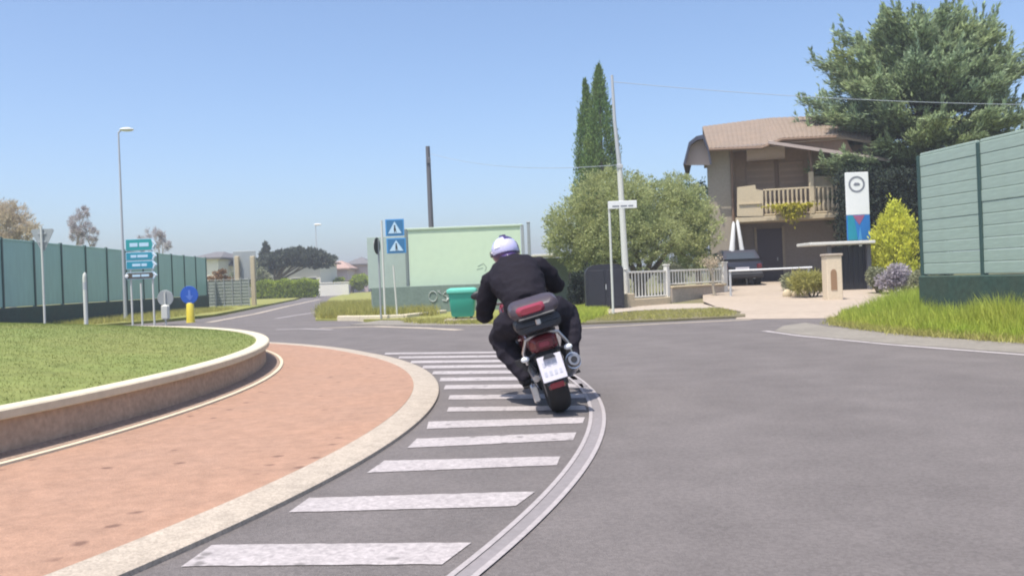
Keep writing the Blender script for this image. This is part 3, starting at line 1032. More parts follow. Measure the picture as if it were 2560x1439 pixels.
for x in (-.2, .2): MB().tube([(x - .03, .24, .15), (x + .03, .24, .15)], .085, 14).build('wheel', M['tyre'], bi, smooth=True)
for x in (-.37, .37): MB().tube([(x, -.18, .58), (x * 1.06, -.18, .60), (x * 1.06, .1, .60), (x, .1, .58)], .02, 6).build('handle', M['dirtywhite'], bi, smooth=True)

# dark utility pole, and the leaning timber pole with wires
D = 46.0
up = post_thing('utility_pole', 'dark slender utility pole rising behind the pale green billboard', 'pole', (1083, 700), D, 0)
H_ = zof(366, 1070, D)
MB().tube([(0, 0, 0), (0, 0, H_ * .5), (-.02, 0, H_)], [.16, .135, .11], 12).build('shaft', M['darkpole'], up, smooth=True)
MB().box((0, -.11, H_ - .75), (.22, .12, .3), bev=.02).build('bracket', M['darkpole'], up)
D = 28.3
p0 = at(1569, 772, D); p1 = at(1530, 192, D)
tp = thing('utility_pole', 'pale leaning utility pole in front of the olive tree', 'pole', (p0.x, p0.y, .02))
off = p1 - p0
pm_ = at(1549, 420, D) - p0
MB().tube([(0, 0, -.05), (off.x * .12, 0, 1.5), (pm_.x, 0, pm_.z)], [.115, .105, .085], 12).build('shaft', M['palepost'], tp, smooth=True)
MB().tube([(pm_.x, 0, pm_.z), (off.x * .86, 0, off.z * .8), (off.x, 0, off.z)], [.075, .055, .04], 10).build('mast', M['galv'], tp, smooth=True)
MB().box((pm_.x, -.07, pm_.z), (.2, .06, .12), bev=.01).build('bracket', M['galv'], tp)


def wire(name, label, a, b, sag, r):
    P = []
    for k in range(21):
        t = k / 20
        p = a.lerp(b, t)
        P.append((p.x, p.y, p.z - 4 * sag * t * (1 - t)))
    return tag(MB().tube(P, r, 5).build(name, M['cable'], smooth=True), label, 'cable')


wire('overhead_cable', 'pale overhead cable crossing in front of the two cypresses', at(1549, 412, 28.25), at(1076, 384, 45.9), .35, .010)
wire('overhead_cable', 'pale overhead cable running through the big cedar', at(1533, 205, 28.2), at(2600, 262, 30.0), .15, .010)

# dark cabinet, flat canopy behind the rider
D = 27.0
cb = post_thing('utility_cabinet', 'dark metal cabinet with rounded top left of the street name pole', 'cabinet', (1514, 760), D, .03)
prof_ = []
hh = zof(660, 1510, D) - .03
w_ = .58
for x, z in ((-w_, 0), (w_, 0)): prof_.append((x, z))
for k in range(7):
    a = math.pi * k / 12
    prof_.append((w_ - .30 + .30 * math.cos(a), hh - .16 + .16 * math.sin(a)))
for k in range(7):
    a = math.pi / 2 + math.pi * k / 12
    prof_.append((-w_ + .40 + .40 * math.cos(a), hh - .3 + .3 * math.sin(a)))
MB().prism(prof_, .6).build('body', M['cabinet'], cb)
for x in (-.26, .28): MB().box((x, -.012, hh * .47), (.5, .022, hh * .8), bev=.008).build('door', M['cabinet'], cb)
MB().box((.03, -.035, hh * .5), (.025, .03, .16)).build('handle', M['galv'], cb)
D = 33.0
cp = post_thing('shed', 'low flat-roofed open shed behind the motorcyclist', 'shed', (1420, 740), D, 0)
a_, c_ = loc_of(cp, 1340, 650, D), loc_of(cp, 1470, 634, D)
zc = c_.z
MB().box((-.15, .9, zc), (2.3, 2.4, .08), bev=.01).build('roof', M['dirtywhite'], cp)
for x in (-1.1, .1, .75): MB().box((x, .1, zc / 2 - .02), (.09, .09, zc - .04)).build('post', M['darkpole'], cp)
MB().box((-.15, 2.0, zc / 2 - .03), (2.2, .06, zc - .06)).build('back_wall', M['lowwall'], cp)

# totem sign at the entrance
D = 31.5
ts = post_thing('totem_sign', 'white sign panel with grey ring emblem over a blue lower half', 'sign', (2155, 700), D, 0.2)
tl, br = loc_of(ts, 2112, 432, D), loc_of(ts, 2176, 600, D)
xa, xb = tl.x, loc_of(ts, 2176, 600, D).x
zt, zm, zb = tl.z, loc_of(ts, 2145, 537, D).z, br.z
cx_ = (xa + xb) / 2
MB().box((.02, .06, zt / 2 - .05), (.09, .07, zt - .1), bev=.01).build('pole', M['white'], ts)
MB().box((cx_, 0, (zt + zm) / 2), (xb - xa, .08, zt - zm), bev=.012).build('upper_panel', M['white'], ts)
lo = MB().box((cx_, 0, (zm + zb) / 2 - .003), (xb - xa, .08, zm - zb - .008), bev=.012).build('lower_panel', mat('totem_blue', (.02, .17, .50), .4), ts)
MB().prism([(xa + .02, zm - .02), (cx_ - .16, zm - .02), (cx_ - .05, zb + .02), (xa + .02, zb + .02)], .004).build('teal_field', mat('totem_teal', (.01, .24, .34), .4), lo, loc=(0, -.046, 0))
MB().prism([(cx_ - .2, zm - .02), (cx_ + .22, zm - .02), (cx_ + .02, zm - .36)], .004).build('red_triangle', mat('totem_red', (.32, .10, .20), .4), lo, loc=(0, -.051, 0))
MB().prism([(cx_ - .04, zb + .02), (cx_ + .1, zb + .02), (cx_ + .04, zm - .42)], .004).build('light_ray', M['skyblue'], lo, loc=(0, -.053, 0))
zc = at(2139, 461, D).z - .2
rg = MB()
for k in range(40):
    a0, a1 = 2 * math.pi * k / 40, 2 * math.pi * (k + 1) / 40
    q = [(r_ * math.cos(a), r_ * math.sin(a)) for r_, a in ((.29, a0), (.29, a1), (.225, a1), (.225, a0))]
    rg.prism(q, .005)
rg.build('ring_emblem', M['ringgrey'], ts, loc=(cx_ - .02, -.047, zc))
MB().prism([(-.12, -.03), (-.05, -.055), (.09, -.05), (.13, .0), (.06, .05), (-.07, .055)], .005).build('emblem_mark', M['ringgrey'], ts, loc=(cx_ - .02, -.047, zc))

# barrier bar, entrance canopy and gate, pillar
D = 30.0
gc = post_thing('entrance_canopy', 'flat white canopy over a dark entrance gate beside the totem sign', 'canopy', (2120, 720), D, 0.2)
a_, c_ = loc_of(gc, 2022, 608, D), loc_of(gc, 2186, 604, D)
zc = c_.z
MB().box(((a_.x + c_.x) / 2, .6, zc), (c_.x - a_.x, 1.4, .10), bev=.015).build('slab', M['dirtywhite'], gc)
for x in (a_.x + .75, c_.x - .12): MB().box((x, .25, zc / 2 - .03), (.14, .14, zc - .06), bev=.01).build('post', M['darkpole'], gc)
MB().box((a_.x + 1.45, .32, zc / 2 - .05), (1.2, .05, zc - .16)).build('gate', M['black'], gc)
for k in range(7): MB().box((a_.x + .95 + k * .165, .28, zc / 2 - .05), (.025, .03, zc - .2)).build('gate_bar', M['cabinet'], gc)
D = 26.3
pl = post_thing('gate_pillar', 'beige stone gate pillar with an arched niche beside the driveway', 'pillar', (2088, 720), D, .03)
hh = zof(640, 2085, D)
x0 = -.24
MB().box((0, .22, hh / 2 - .02), (.46, .44, hh), bev=.02).build('shaft', mat('pillar_cream', (.66, .55, .40), .85, .08, 1.5, bump=.2), pl)
MB().box((0, .22, hh + .01), (.52, .5, .07), bev=.015).build('coping', M['kerb'], pl)
na = [(-.12, .35), (.06, .35), (.06, .85)] + [(-.03 + .09 * math.cos(R(20 * k)), .85 + .12 * math.sin(R(20 * k))) for k in range(1, 9)] + [(-.12, .85)]
MB().prism(na, .012).build('niche', mat('niche_brown', (.30, .18, .10), .9), pl, loc=(0, -.012, .0))
D = 29.5
br_ = post_thing('barrier_bar', 'thin pale horizontal barrier bar across the driveway', 'barrier', (1880, 700), D, .12)
a_, c_ = loc_of(br_, 1822, 677, D), loc_of(br_, 2030, 668, D)
MB().tube([(a_.x, 0, a_.z), (c_.x, 0, c_.z)], .028, 8).build('bar', M['white'], br_, smooth=True)
for x in (a_.x + .05, c_.x - .1): MB().tube([(x, .05, -.1), (x, .05, a_.z + .02)], .04, 8).build('stand', M['galv'], br_, smooth=True)

# railing fence with masonry base beside the driveway
FA, FB = grd(1567, 771), grd(1812, 752)
FA.z = FB.z = 0
d_ = FB - FA
rf = thing('railing_fence', 'pale picket railing on a low masonry base beside the driveway', 'fence', FA, (0, 0, math.atan2(d_.y, d_.x)))
L_ = d_.length
hp = 1.14
MB().box((L_ * .2, 0, .12), (L_ * .4, .22, .34), bev=.02).build('base_wall', M['cream'], rf)
MB().box((L_ * .7, 0, .26), (L_ * .585, .22, .62), bev=.02).build('base_wall', M['kerb'], rf)
MB().box((L_ * .7, -.01, .60), (L_ * .585, .30, .07), bev=.02).build('coping', M['cream'], rf)
MB().box((-.13, -.15, .22), (.36, .34, .52), bev=.02).build('plinth', M['cream'], rf)
for x, w_, h_ in ((.0, .10, 1.22), (L_ * .39, .15, 1.32), (L_ * .99, .24, 1.35)):
    MB().box((x, 0, h_ / 2), (w_, w_, h_), bev=.015).build('post', M['dirtywhite'], rf)
    MB().box((x, 0, h_ + .02), (w_ + .04, w_ + .04, .045), bev=.01).build('post_cap', M['dirtywhite'], rf)
for (xa, xb, zl) in ((.06, L_ * .39 - .08, .34), (L_ * .39 + .08, L_ * .99 - .13, .70)):
    MB().box(((xa + xb) / 2, 0, hp), (xb - xa, .07, .06), bev=.008).build('top_rail', M['dirtywhite'], rf)
    MB().box(((xa + xb) / 2, 0, zl), (xb - xa, .05, .05), bev=.008).build('bottom_rail', M['dirtywhite'], rf)
    n = int((xb - xa) / .15)
    pk = None
    for k in range(n):
        x = xa + (xb - xa) * (k + .5) / n
        z = (hp + zl) / 2
        if pk is None:
            pk = MB().box((0, 0, 0), (.05, .03, hp - zl - .03), bev=.006).build('picket', M['dirtywhite'], rf)
            xf(pk, x, 0, z)
        else:
            inst(pk, rf, x=x, z=z)

# two tall gate posts with a panel, far left
D = 54.0
gp = post_thing('field_gate', 'grey panel between two tall pale posts at the far road edge', 'gate', (612, 760), D, 0)
for x in (592, 631):
    c_ = loc_of(gp, x, 640, D)
    MB().box((c_.x, 0, c_.z / 2), (.26, .22, c_.z), bev=.03).build('post', M['cream'], gp)
a_, c_ = loc_of(gp, 583, 700, D), loc_of(gp, 636, 626, D)
MB().box(((a_.x + c_.x) / 2, .2, (a_.z + c_.z) / 2), (c_.x - a_.x, .06, c_.z - a_.z), bev=.01).build('panel', M['signback'], gp)
D = 53.0
mf = post_thing('mesh_fence', 'grey-green wire fence with thin posts beyond the teal panels', 'fence', (545, 765), D, 0)
for k in range(8):
    MB().tube([(-1.6 + k * .5, 0, 0), (-1.6 + k * .5, 0, 1.75)], .028, 6).build('post', M['signback'], mf)
for k in range(9): MB().tube([(-1.6, 0, .15 + k * .19), (1.9, 0, .15 + k * .19)], .009, 4).build('wire', M['signback'], mf)
MB().box((.15, .05, .85), (3.5, .02, 1.5)).build('screen', mat('screen_grey', (.22, .25, .215), .8, .15, 3), mf)

# ------------------------------------------------------------------ the house
D = 37.0
hx = at(1780, 712, D).x
GZ = hgt(10, 37)
HYAW = R(-12.5)
ho = thing('house', 'two-storey beige house with tiled roof and balcony behind the driveway', 'house', (hx, D, GZ), (0, 0, HYAW))
def H(px, py, dy=0.0):
    r = ray(px, py)                      # meet the turned wall plane
    nx_, ny_ = -math.sin(HYAW), math.cos(HYAW)
    t = (hx * nx_ + D * ny_ + dy) / (r[0] * nx_ + r[1] * ny_)
    x, y, z = r[0] * t - hx, r[1] * t - D, EYE + r[2] * t
    return (x * math.cos(HYAW) + y * math.sin(HYAW), z - GZ)
def hb(name, m, x0, x1, z0, z1, y0, y1, bev=.0, parent=ho):
    return MB().box(((x0 + x1) / 2, (y0 + y1) / 2, (z0 + z1) / 2), (x1 - x0, y1 - y0, z1 - z0), bev=bev).build(name, m, parent)
XL, XR = 0.0, 6.5
ZF = H(1960, 540)[1]                     # balcony slab top
ZE = H(1840, 372)[1]                     # eaves
X1 = H(1836, 500)[0]                     # edge of the plain left bay
X2 = H(2118, 500)[0]
hb('wall', M['stucco'], XL, X1, -.3, ZE, 0, 8.5)                              # left bay
hb('wall', M['stucco_up'], X1 + .003, X2, ZF + .02, ZE + .35, 1.15, 8.4)              # recessed upper wall
hb('wall', M['stucco_up'], X2 + .003, XR, ZF - .2, ZE - .15, .1, 8.3)                  # right part in the tree's shade
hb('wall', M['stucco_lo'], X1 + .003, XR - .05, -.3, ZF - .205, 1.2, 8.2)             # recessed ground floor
hb('balcony_slab', M['cream'], X1 + .004, X2 + .1, ZF - .2, ZF, -.55, 1.14, .02)
dx = [H(x, 620, 1.2)[0] for x in (1893, 1956)]
dz = H(1920, 572, 1.2)[1]
do = hb('door', M['door'], dx[0], dx[1], -.02, dz, 1.13, 1.19)
for x in (dx[0] - .05, dx[1] + .05): hb('door_frame', M['stucco'], x - .05, x + .05, -.02, dz + .1, 1.10, 1.197)
MB().box(((dx[0] + dx[1]) / 2 + .3, 1.10, 1.0), (.04, .06, .14)).build('handle', M['steel'], do)
# upper openings: a timber shutter pair and a window
for (xa, xb, m) in ((1868, 1935, 'timber'), (1950, 2010, 'timber')):
    q0, q1 = H(xa, 520, 1.15), H(xb, 400, 1.15)
    w = hb('shutter', mat('shutter_brown', (.34, .235, .165), .75, .08, 3), q0[0], q1[0], ZF + .03, q1[1], 1.08, 1.147)
    for k in range(9):
        z = ZF + .15 + (q1[1] - ZF - .25) * k / 8
        MB().box(((q0[0] + q1[0]) / 2, 1.07, z), (q1[0] - q0[0] - .12, .03, .10)).build('slat', M['stucco_up'], w)
q0 = H(1943, 500, 1.15)
hb('pilaster', M['timber'], q0[0] - .07, q0[0] + .07, ZF, ZE + .2, 1.05, 1.149)
# downpipe
q0, q1 = H(1829, 400, -.06), H(1832, 545, -.06)
MB().tube([(q0[0], -.06, ZE - .1), (q1[0], -.06, -.2)], .055, 8).build('downpipe', M['timber'], ho, smooth=True)
# balcony front: solid stepped parapet, balusters, posts, solid panel behind
pa = [H(x, y, -.55) for x, y in ((1843, 541), (1843, 468), (1888, 462), (1890, 473), (1908, 476), (1908, 540))]
MB().prism(pa, .35).build('parapet', M['cream'], ho, loc=(0, -.56, 0))
q0, q1 = H(1846, 480, -.57), H(1905, 508, -.57)
MB().box(((q0[0] + q1[0]) / 2, -.585, q1[1]), (q1[0] - q0[0], .05, .03)).build('parapet_ledge', M['cream'], ho)
zr = H(1970, 472, -.5)[1]
xa, xb = H(1909, 500, -.5)[0], H(2100, 500, -.5)[0]
MB().box(((xa + xb) / 2, -.47, zr), (xb - xa, .09, .07), bev=.015).build('handrail', M['cream'], ho)
MB().box(((xa + xb) / 2, -.47, ZF + .06), (xb - xa, .08, .06), bev=.015).build('bottom_rail', M['cream'], ho)
xm = H(2030, 500, -.5)[0]
n = 17
ba = MB().lathe([(.035, 0), (.06, .08), (.072, .22), (.05, .42), (.03, .55), (.045, .66), (.05, zr - ZF - .12)], 8).build('baluster', M['cream'], ho, smooth=True)
xf(ba, xa + .1, -.47, ZF + .085)
for k in range(1, n):
    x = xa + .1 + (xb - xa - .2) * k / (n - 1)
    if abs(x - xm) < .1: continue
    inst(ba, ho, x=x, y=-.47, z=ZF + .085)
hb('balcony_post', M['cream'], xm - .10, xm + .10, ZF, H(2030, 432)[1], -.56, -.37, .02)
MB().tube([(xm + .06, -.40, H(2030, 432)[1]), (xm - .02, -.3, ZE + .1)], .06, 8).build('roof_post', M['timber'], ho, smooth=True)
q0, q1 = H(2040, 520, .2), H(2112, 437, .2)
hb('side_parapet', M['cream'], q0[0], q1[0], ZF + .003, q1[1], .12, .4, .02)
# rolled awning under the eaves
q0, q1 = H(1866, 372, .1), H(1962, 396, .1)
aw = MB()
R_ = (q0[1] - q1[1])
sec = [(0, 0)] + [(-.42 * math.cos(R(15 * k)), -R_ * math.sin(R(15 * k))) for k in range(0, 7)]
aw.loft([[(x, .3 + a, ZE - .02 + b) for a, b in sec] for x in (q0[0], q0[0] + .18, q1[0] - .18, q1[0])])
aw.build('awning', M['soffit'], ho)
# main roof: hipped tiled slopes, corrugated
def slope(name, e0, e1, r0, r1, m, ribs, parent=ho, amp=.022, th=.09):
    e0, e1, r0, r1 = map(Vector, (e0, e1, r0, r1))
    nrm = (e1 - e0).cross(r0 - e0).normalized()
    if nrm.z < 0: nrm = -nrm
    vs, fs = [], []
    nu, nv = ribs * 4, 10
    for j in range(nv + 1):
        for i in range(nu + 1):
            p = e0.lerp(e1, i / nu).lerp(r0.lerp(r1, i / nu), j / nv)
            vs.append(p + nrm * (amp * abs(math.sin(math.pi * i / 4)) + .018 * (j % 2)))
    a = len(vs)
    fs += [(j * (nu + 1) + i, j * (nu + 1) + i + 1, (j + 1) * (nu + 1) + i + 1, (j + 1) * (nu + 1) + i) for j in range(nv) for i in range(nu)]
    low = [q - nrm * th for q in (e0, e1, r1, r0)]
    top = [e0, e1, r1, r0]
    vs += top + low
    fs += [(a + 7, a + 6, a + 5, a + 4)] + [(a + i, a + (i + 1) % 4, a + 4 + (i + 1) % 4, a + 4 + i) for i in range(4)]
    mb_ = MB()
    mb_.add(vs, fs)
    return mb_.build(name, m, parent, fix=False)
zl, zr_ = ZE + .02, H(2090, 340, -.7)[1]
el = (H(1772, 371, -.8)[0], -.8, H(1772, 371, -.8)[1])
em = (H(1905, 366, -.8)[0], -.8, H(1905, 366, -.8)[1])
em2 = (H(1955, 345, -.8)[0], -.8, H(1955, 345, -.8)[1])
er = (H(2090, 339, -.8)[0], -.8, H(2090, 339, -.8)[1])
rl_ = (H(1770, 314, 3.2)[0] - .25, 3.4, H(1770, 314, 3.2)[1])
rm_ = (H(1900, 296, 3.2)[0], 3.4, H(1905, 296, 3.2)[1])
rr_ = (H(2092, 287, 3.2)[0], 3.4, H(2092, 287, 3.2)[1])
rf_ = slope('roof', el, em, rl_, rm_, M['roof'], 12)
slope('roof', em, em2, rm_, ((rm_[0] + .5), 3.4, rm_[2] + .02), M['roof'], 4)
slope('roof', em2, er, (rm_[0] + .5, 3.4, rm_[2] + .02), rr_, M['roof'], 12)
slope('roof', er, (er[0] + 1.3, -.8, er[2] - .33), rr_, (rr_[0] + 1.5, 3.4, rr_[2] - .18), M['roof'], 12)
gu = MB()
for a_, b_ in ((el, em), (em, em2), (em2, er)):
    gu.tube([Vector(a_) + Vector((0, -.06, -.07)), Vector(b_) + Vector((0, -.06, -.07))], .06, 8)
gu.build('gutter', M['timber'], ho, smooth=True)
# the ridge and back
slope('roof', (rl_[0], 3.4, rl_[2]), (rr_[0], 3.4, rr_[2]), (rl_[0], 8.8, rl_[2] - 1.2), (rr_[0], 8.8, rr_[2] - 1.2), M['roof'], 30)
# left roof wing, an arched barge with dark fascia
pf = [H(x, y, -.8) for x, y in ((1708, 411), (1722, 356), (1741, 341), (1759, 337), (1772, 371), (1779, 411))]
out_ = [(x, z) for x, z in pf]
cxm = sum(p[0] for p in out_) / 6
czm = out_[0][1]
inn = [(cxm + (x - cxm) * .86, czm + (z - czm) * .86) for x, z in out_]
va = MB()
for i in range(5):
    q = [out_[i], out_[i + 1], inn[i + 1], inn[i]]
    va.prism(q, .10)
va.build('fascia', M['fascia'], ho, loc=(0, -.86, 0))
ve = MB()
for i in range(4):
    q = [out_[i], out_[i + 1], (out_[i + 1][0], out_[i + 1][1] - .08), (out_[i][0] + .03, out_[i][1] - .06)]
    ve.prism(q, 6.5)
ve.build('roof_wing', M['roof'], ho, loc=(0, -.755, 0))
MB().prism(inn, .05).build('gable_infill', M['soffit'], ho, loc=(0, -.5, 0))
hb('soffit', M['soffit'], el[0] + .25, X2, ZE - .0, ZE + .05, -.7, 1.1)
# lower porch roof edge falling to the right, dark timber under it
b0, b1 = H(1922, 352, -1.0), H(2225, 397, -1.0)
pr = MB()
pr.loft([[(b0[0], -1.0, b0[1]), (b0[0], -1.0, b0[1] - .12), (b0[0], 1.0, b0[1] + .25), (b0[0], 1.0, b0[1] + .37)], [(b1[0], -1.0, b1[1]), (b1[0], -1.0, b1[1] - .12), (b1[0], 1.0, b1[1] + .25), (b1[0], 1.0, b1[1] + .37)]])
pr.build('porch_roof', M['soffit'], ho)
MB().prism([(b0[0] + .2, b0[1] + .0), (b1[0] - 1.2, b1[1] + .18), (er[0] + .4, er[2] - .12), (em2[0], em2[2] - .1)], .1).build('gable_board', M['timber'], ho, loc=(0, -.6, 0))
q0, q1 = H(2045, 440, 0), H(2110, 395, 0)
# chimney
rz_ = rm_[2]
ch = hb('chimney', M['stucco'], rm_[0] + 2.6, rm_[0] + 3.1, rz_ - .5, rz_ + .12, 5.0, 5.5, .02)
# closed white parasol in front of the house wall
pp = at(1842, 645, 35.2)
pg = thing('parasol', 'closed white parasol pair leaning by the dark car', 'parasol', (pp.x, pp.y, hgt(pp.x, pp.y)))
for (xa, ya, xb, yb, r0, r1) in ((1829, 645, 1834, 560, .13, .06), (1858, 645, 1844, 556, .10, .06)):
    a_, b_ = at(xa, ya, 35.2) - pg.location, at(xb, yb, 35.2) - pg.location
    lowp = a_ + (a_ - b_) * .75
    MB().tube([b_ + Vector((0, 0, .1)), b_, b_.lerp(a_, .5), a_], [.02, r1, (r0 + r1) / 2, r0], 10).build('canopy', M['white'], pg, smooth=True)
    MB().tube([a_, (lowp.x, lowp.y, 0)], .035, 8).build('pole', M['galv'], pg, smooth=True)

# hanging plant on the balcony
def crown(name, m, parent, P, Dv, ln, wd, jit=.6, loc=None, flat=False):
    V, FC = leaf_faces(np.asarray(P), np.asarray(Dv), ln, wd, jit, flat)
    o = raw_mesh(name, V, FC, m, parent, 4)
    if loc is not None: o.location = loc
    return o
q_ = H(1978, 522, -.75)
q = Vector((hx + q_[0] * math.cos(HYAW) + .75 * math.sin(HYAW), D + q_[0] * math.sin(HYAW) - .75 * math.cos(HYAW), GZ + q_[1]))
hpl = thing('hanging_plant', 'yellow-green trailing plant hanging over the balcony railing', 'plant', (q.x, q.y, q.z), (0, 0, HYAW))
MB().box((0, .02, .10), (1.3, .22, .2), bev=.02).build('planter', M['cream'], hpl)
n = 1500
xx = rng.normal(0, .36, n)
zz = .26 - np.abs(rng.normal(0, .30, n)) * np.exp(-(xx / .6) ** 2) - rng.uniform(0, .1, n)
P = np.stack([xx, -.10 + rng.normal(0, .06, n), zz], 1)
crown('foliage', M['ivy'], hpl, P, np.tile([0, -.4, -.8], (n, 1)), .13, .07)

# ------------------------------------------------------------------ dark car by the house, seen from behind
q = at(1850, 716, 34.6)
car = thing('parked_car', 'dark parked car seen from behind in front of the house', 'car', (q.x + .12, 34.6, hgt(q.x, 34.6) + .03), (0, 0, R(-4)))
body = MB()
def sec_(y, w, zb, zt, r=.08):
    return [(-w + .05, y, zb), (w - .05, y, zb), (w, y, zb + .12), (w, y, zt - r), (w - r, y, zt), (-w + r, y, zt), (-w, y, zt - r), (-w, y, zb + .12)]
body.loft([sec_(0, .76, .32, .80), sec_(.06, .82, .28, .92), sec_(.5, .85, .26, .98), sec_(2.6, .86, .26, .98), sec_(3.6, .83, .26, .86), sec_(4.0, .72, .3, .7)])
body.build('body', M['carpaint'], car, smooth=True)
cab = MB()
cab.loft([sec_(.12, .76, .93, .99, .02), sec_(.5, .68, .93, 1.40), sec_(1.5, .68, .93, 1.46), sec_(2.1, .66, .93, 1.40), sec_(2.9, .74, .93, .97, .02)])
cab.build('cabin', M['carpaint'], car, smooth=True)
MB().prism([(-.58, 0), (.58, 0), (.52, .40), (-.52, .40)], .01, Matrix.Translation((0, .13, 1.0)) @ Matrix.Rotation(R(-42), 4, 'X')).build('rear_window', M['glass'], car)
MB().prism([(.0, 0), (2.0, 0), (1.5, .34), (.35, .34)], .01, Matrix.Translation((-.735, .55, 1.0)) @ Matrix.Rotation(R(90), 4, 'Z') @ Matrix.Rotation(R(-10), 4, 'X')).build('side_window', M['glass'], car)
MB().box((0, -.03, .40), (1.6, .14, .20), bev=.04).build('bumper', M['plastic'], car)
npl = MB().box((0, -.012, .66), (.52, .014, .12)).build('number_plate', M['plate'], car)
MB().box((0, -.021, .66), (.40, .004, .05)).build('plate_print', M['plateprint'], npl)
for s in (-1, 1):
    MB().box((s * .66, .0, .74), (.20, .07, .2), bev=.03).build('tail_light', M['taillens'], car)
    for y in (.75, 3.2):
        w = MB().tube([(s * .70 - .1, y, .31), (s * .70 + .1, y, .31)], .31, 24).build('wheel', M['tyre'], car, smooth=True)
        MB().tube([(s * .80, y, .31), (s * .815, y, .31)], .2, 16).build('rim', M['alloy'], w, smooth=True)
    MB().ell((s * .95, 2.35, 1.02), (.09, .06, .07)).build('wing_mirror', M['carpaint'], car, smooth=True)
MB().tube([(.45, -.02, .28), (.45, .2, .28)], .035, 10).build('tailpipe', M['steel'], car, smooth=True)

# ------------------------------------------------------------------ trees
def branch_mesh(mb_, base, tip, r0, r1, bend=.1, n=6, seg=4):
    base, tip = Vector(base), Vector(tip)
    L = (tip - base).length
    P = []
    o = Vector((random.uniform(-1, 1), random.uniform(-1, 1), random.uniform(-.5, 1))) * L * bend
    for k in range(seg + 1):
        t = k / seg
        P.append(base.lerp(tip, t) + o * math.sin(math.pi * t))
    mb_.tube(P, [r0 + (r1 - r0) * k / seg for k in range(seg + 1)], n)
    return P


def clump_tree(name, label, cat, loc, centres, leafm, barkm, n_leaf, ln, wd, trunk_h, trunk_r, group=None, out=.5, forks=None):
    """centres: list of (centre, radii, weight)"""
    t = thing(name, label, cat, loc, group=group)
    tb = MB()
    top = Vector((random.uniform(-.1, .1), 0, trunk_h))
    tb.tube([(0, 0, -.2), (0, 0, 0.05), top * .5, top], [trunk_r * 1.5, trunk_r * 1.1, trunk_r, trunk_r * .85], 10)
    for c, r, w in centres:
        b = top if forks is None else Vector(forks)
        branch_mesh(tb, b * random.uniform(.75, 1.0), c, trunk_r * .55, .02, .12)
    tb.build('trunk', barkm, t, smooth=True)
    tot = sum(w for _, _, w in centres)
    Ps, Ds = [], []
    for c, r, w in centres:
        n = int(n_leaf * w / tot)
        d = unit(rng.normal(0, 1, (n, 3)))
        # leaves gather in little sprays near the clump surface
        k = max(6, n // 45)
        sp = unit(rng.normal(0, 1, (k, 3)))
        ids = rng.integers(0, k, n)
        rad = np.clip(rng.normal(.86, .16, (k, 1)), .3, 1.15)[ids]
        q = sp[ids] * rad + rng.normal(0, .13, (n, 3))
        Ps.append(np.array(c) + q * np.array(r))
        Ds.append(sp[ids] * out + np.array([0, 0, .25]))
    crown('crown', leafm, t, np.concatenate(Ps), unit(np.concatenate(Ds)), ln, wd, .55)
    return t


# olive tree: broad grey-green crown on low forking limbs
D = 31.5
b = at(1600, 705, D)
loc = (b.x, D, hgt(b.x, D))
def oc(px, py, dd=0.0):
    p = at(px, py, D + dd)
    return (p.x - loc[0], dd, p.z - loc[2])
k_ = D / F
cen = []
for px, py, rx, rz, dd in ((1440, 560, 62, 62, 0), (1420, 610, 50, 44, .4), (1490, 490, 62, 52, .2), (1560, 500, 66, 56, -.6), (1640, 510, 62, 52, .3), (1715, 520, 58, 52, .2), (1750, 570, 46, 52, 0), (1560, 580, 66, 58, -.9),
                           (1650, 590, 66, 52, -.8), (1500, 600, 60, 50, -.4), (1725, 625, 46, 40, -.2), (1460, 655, 42, 30, .3), (1600, 540, 70, 60, .9), (1690, 470, 52, 36, .9), (1510, 455, 40, 32, .4), (1745, 655, 34, 26, .2), (1600, 640, 42, 24, -.9), (1540, 650, 40, 24, -.5), (1590, 600, 60, 50, .2), (1580, 470, 52, 40, .3), (1620, 560, 60, 50, -.3), (1400, 580, 36, 46, .2)):
    cen.append((oc(px, py, dd), (rx * k_, .75, rz * k_), rx * rz))
ot = thing('olive_tree', 'broad grey-green olive tree with low forking trunk behind the railing', 'tree', loc)
tb = MB()
f0 = Vector((0, 0, .75))
tb.tube([(-.05, 0, -.2), (0, 0, .2), f0], [.30, .24, .22], 10)
limbs = []
for px, py, r0 in ((1520, 600, .13), (1640, 610, .15), (1690, 590, .12), (1575, 590, .12), (1460, 600, .10)):
    p = oc(px, py, random.uniform(-.4, .4))
    P = branch_mesh(tb, f0 - Vector((0, 0, .25)), p, r0, .045, .10, 8, 6)
    limbs.append(P)
for c, r, w in cen:
    li = min(limbs, key=lambda L: (L[-1] - Vector(c)).length)
    branch_mesh(tb, li[-2], c, .045, .012, .15, 6)
tb.build('trunk', M['bark'], ot, smooth=True)
tot = sum(w for _, _, w in cen)
Ps, Ds = [], []
for c, r, w in cen:
    n = int(76000 * w / tot)
    k = n // 30
    sp = unit(rng.normal(0, 1, (k, 3)))
    ids = rng.integers(0, k, n)
    rad = np.clip(rng.normal(.84, .2, (k, 1)), .2, 1.25)[ids]
    Ps.append(np.array(c) + (sp[ids] * rad + rng.normal(0, .11, (n, 3))) * np.array(r))
    Ds.append(sp[ids] * .6 + np.array([0, 0, .3]))
crown('crown', M['olive'], ot, np.concatenate(Ps), unit(np.concatenate(Ds)), .105, .042, .5)

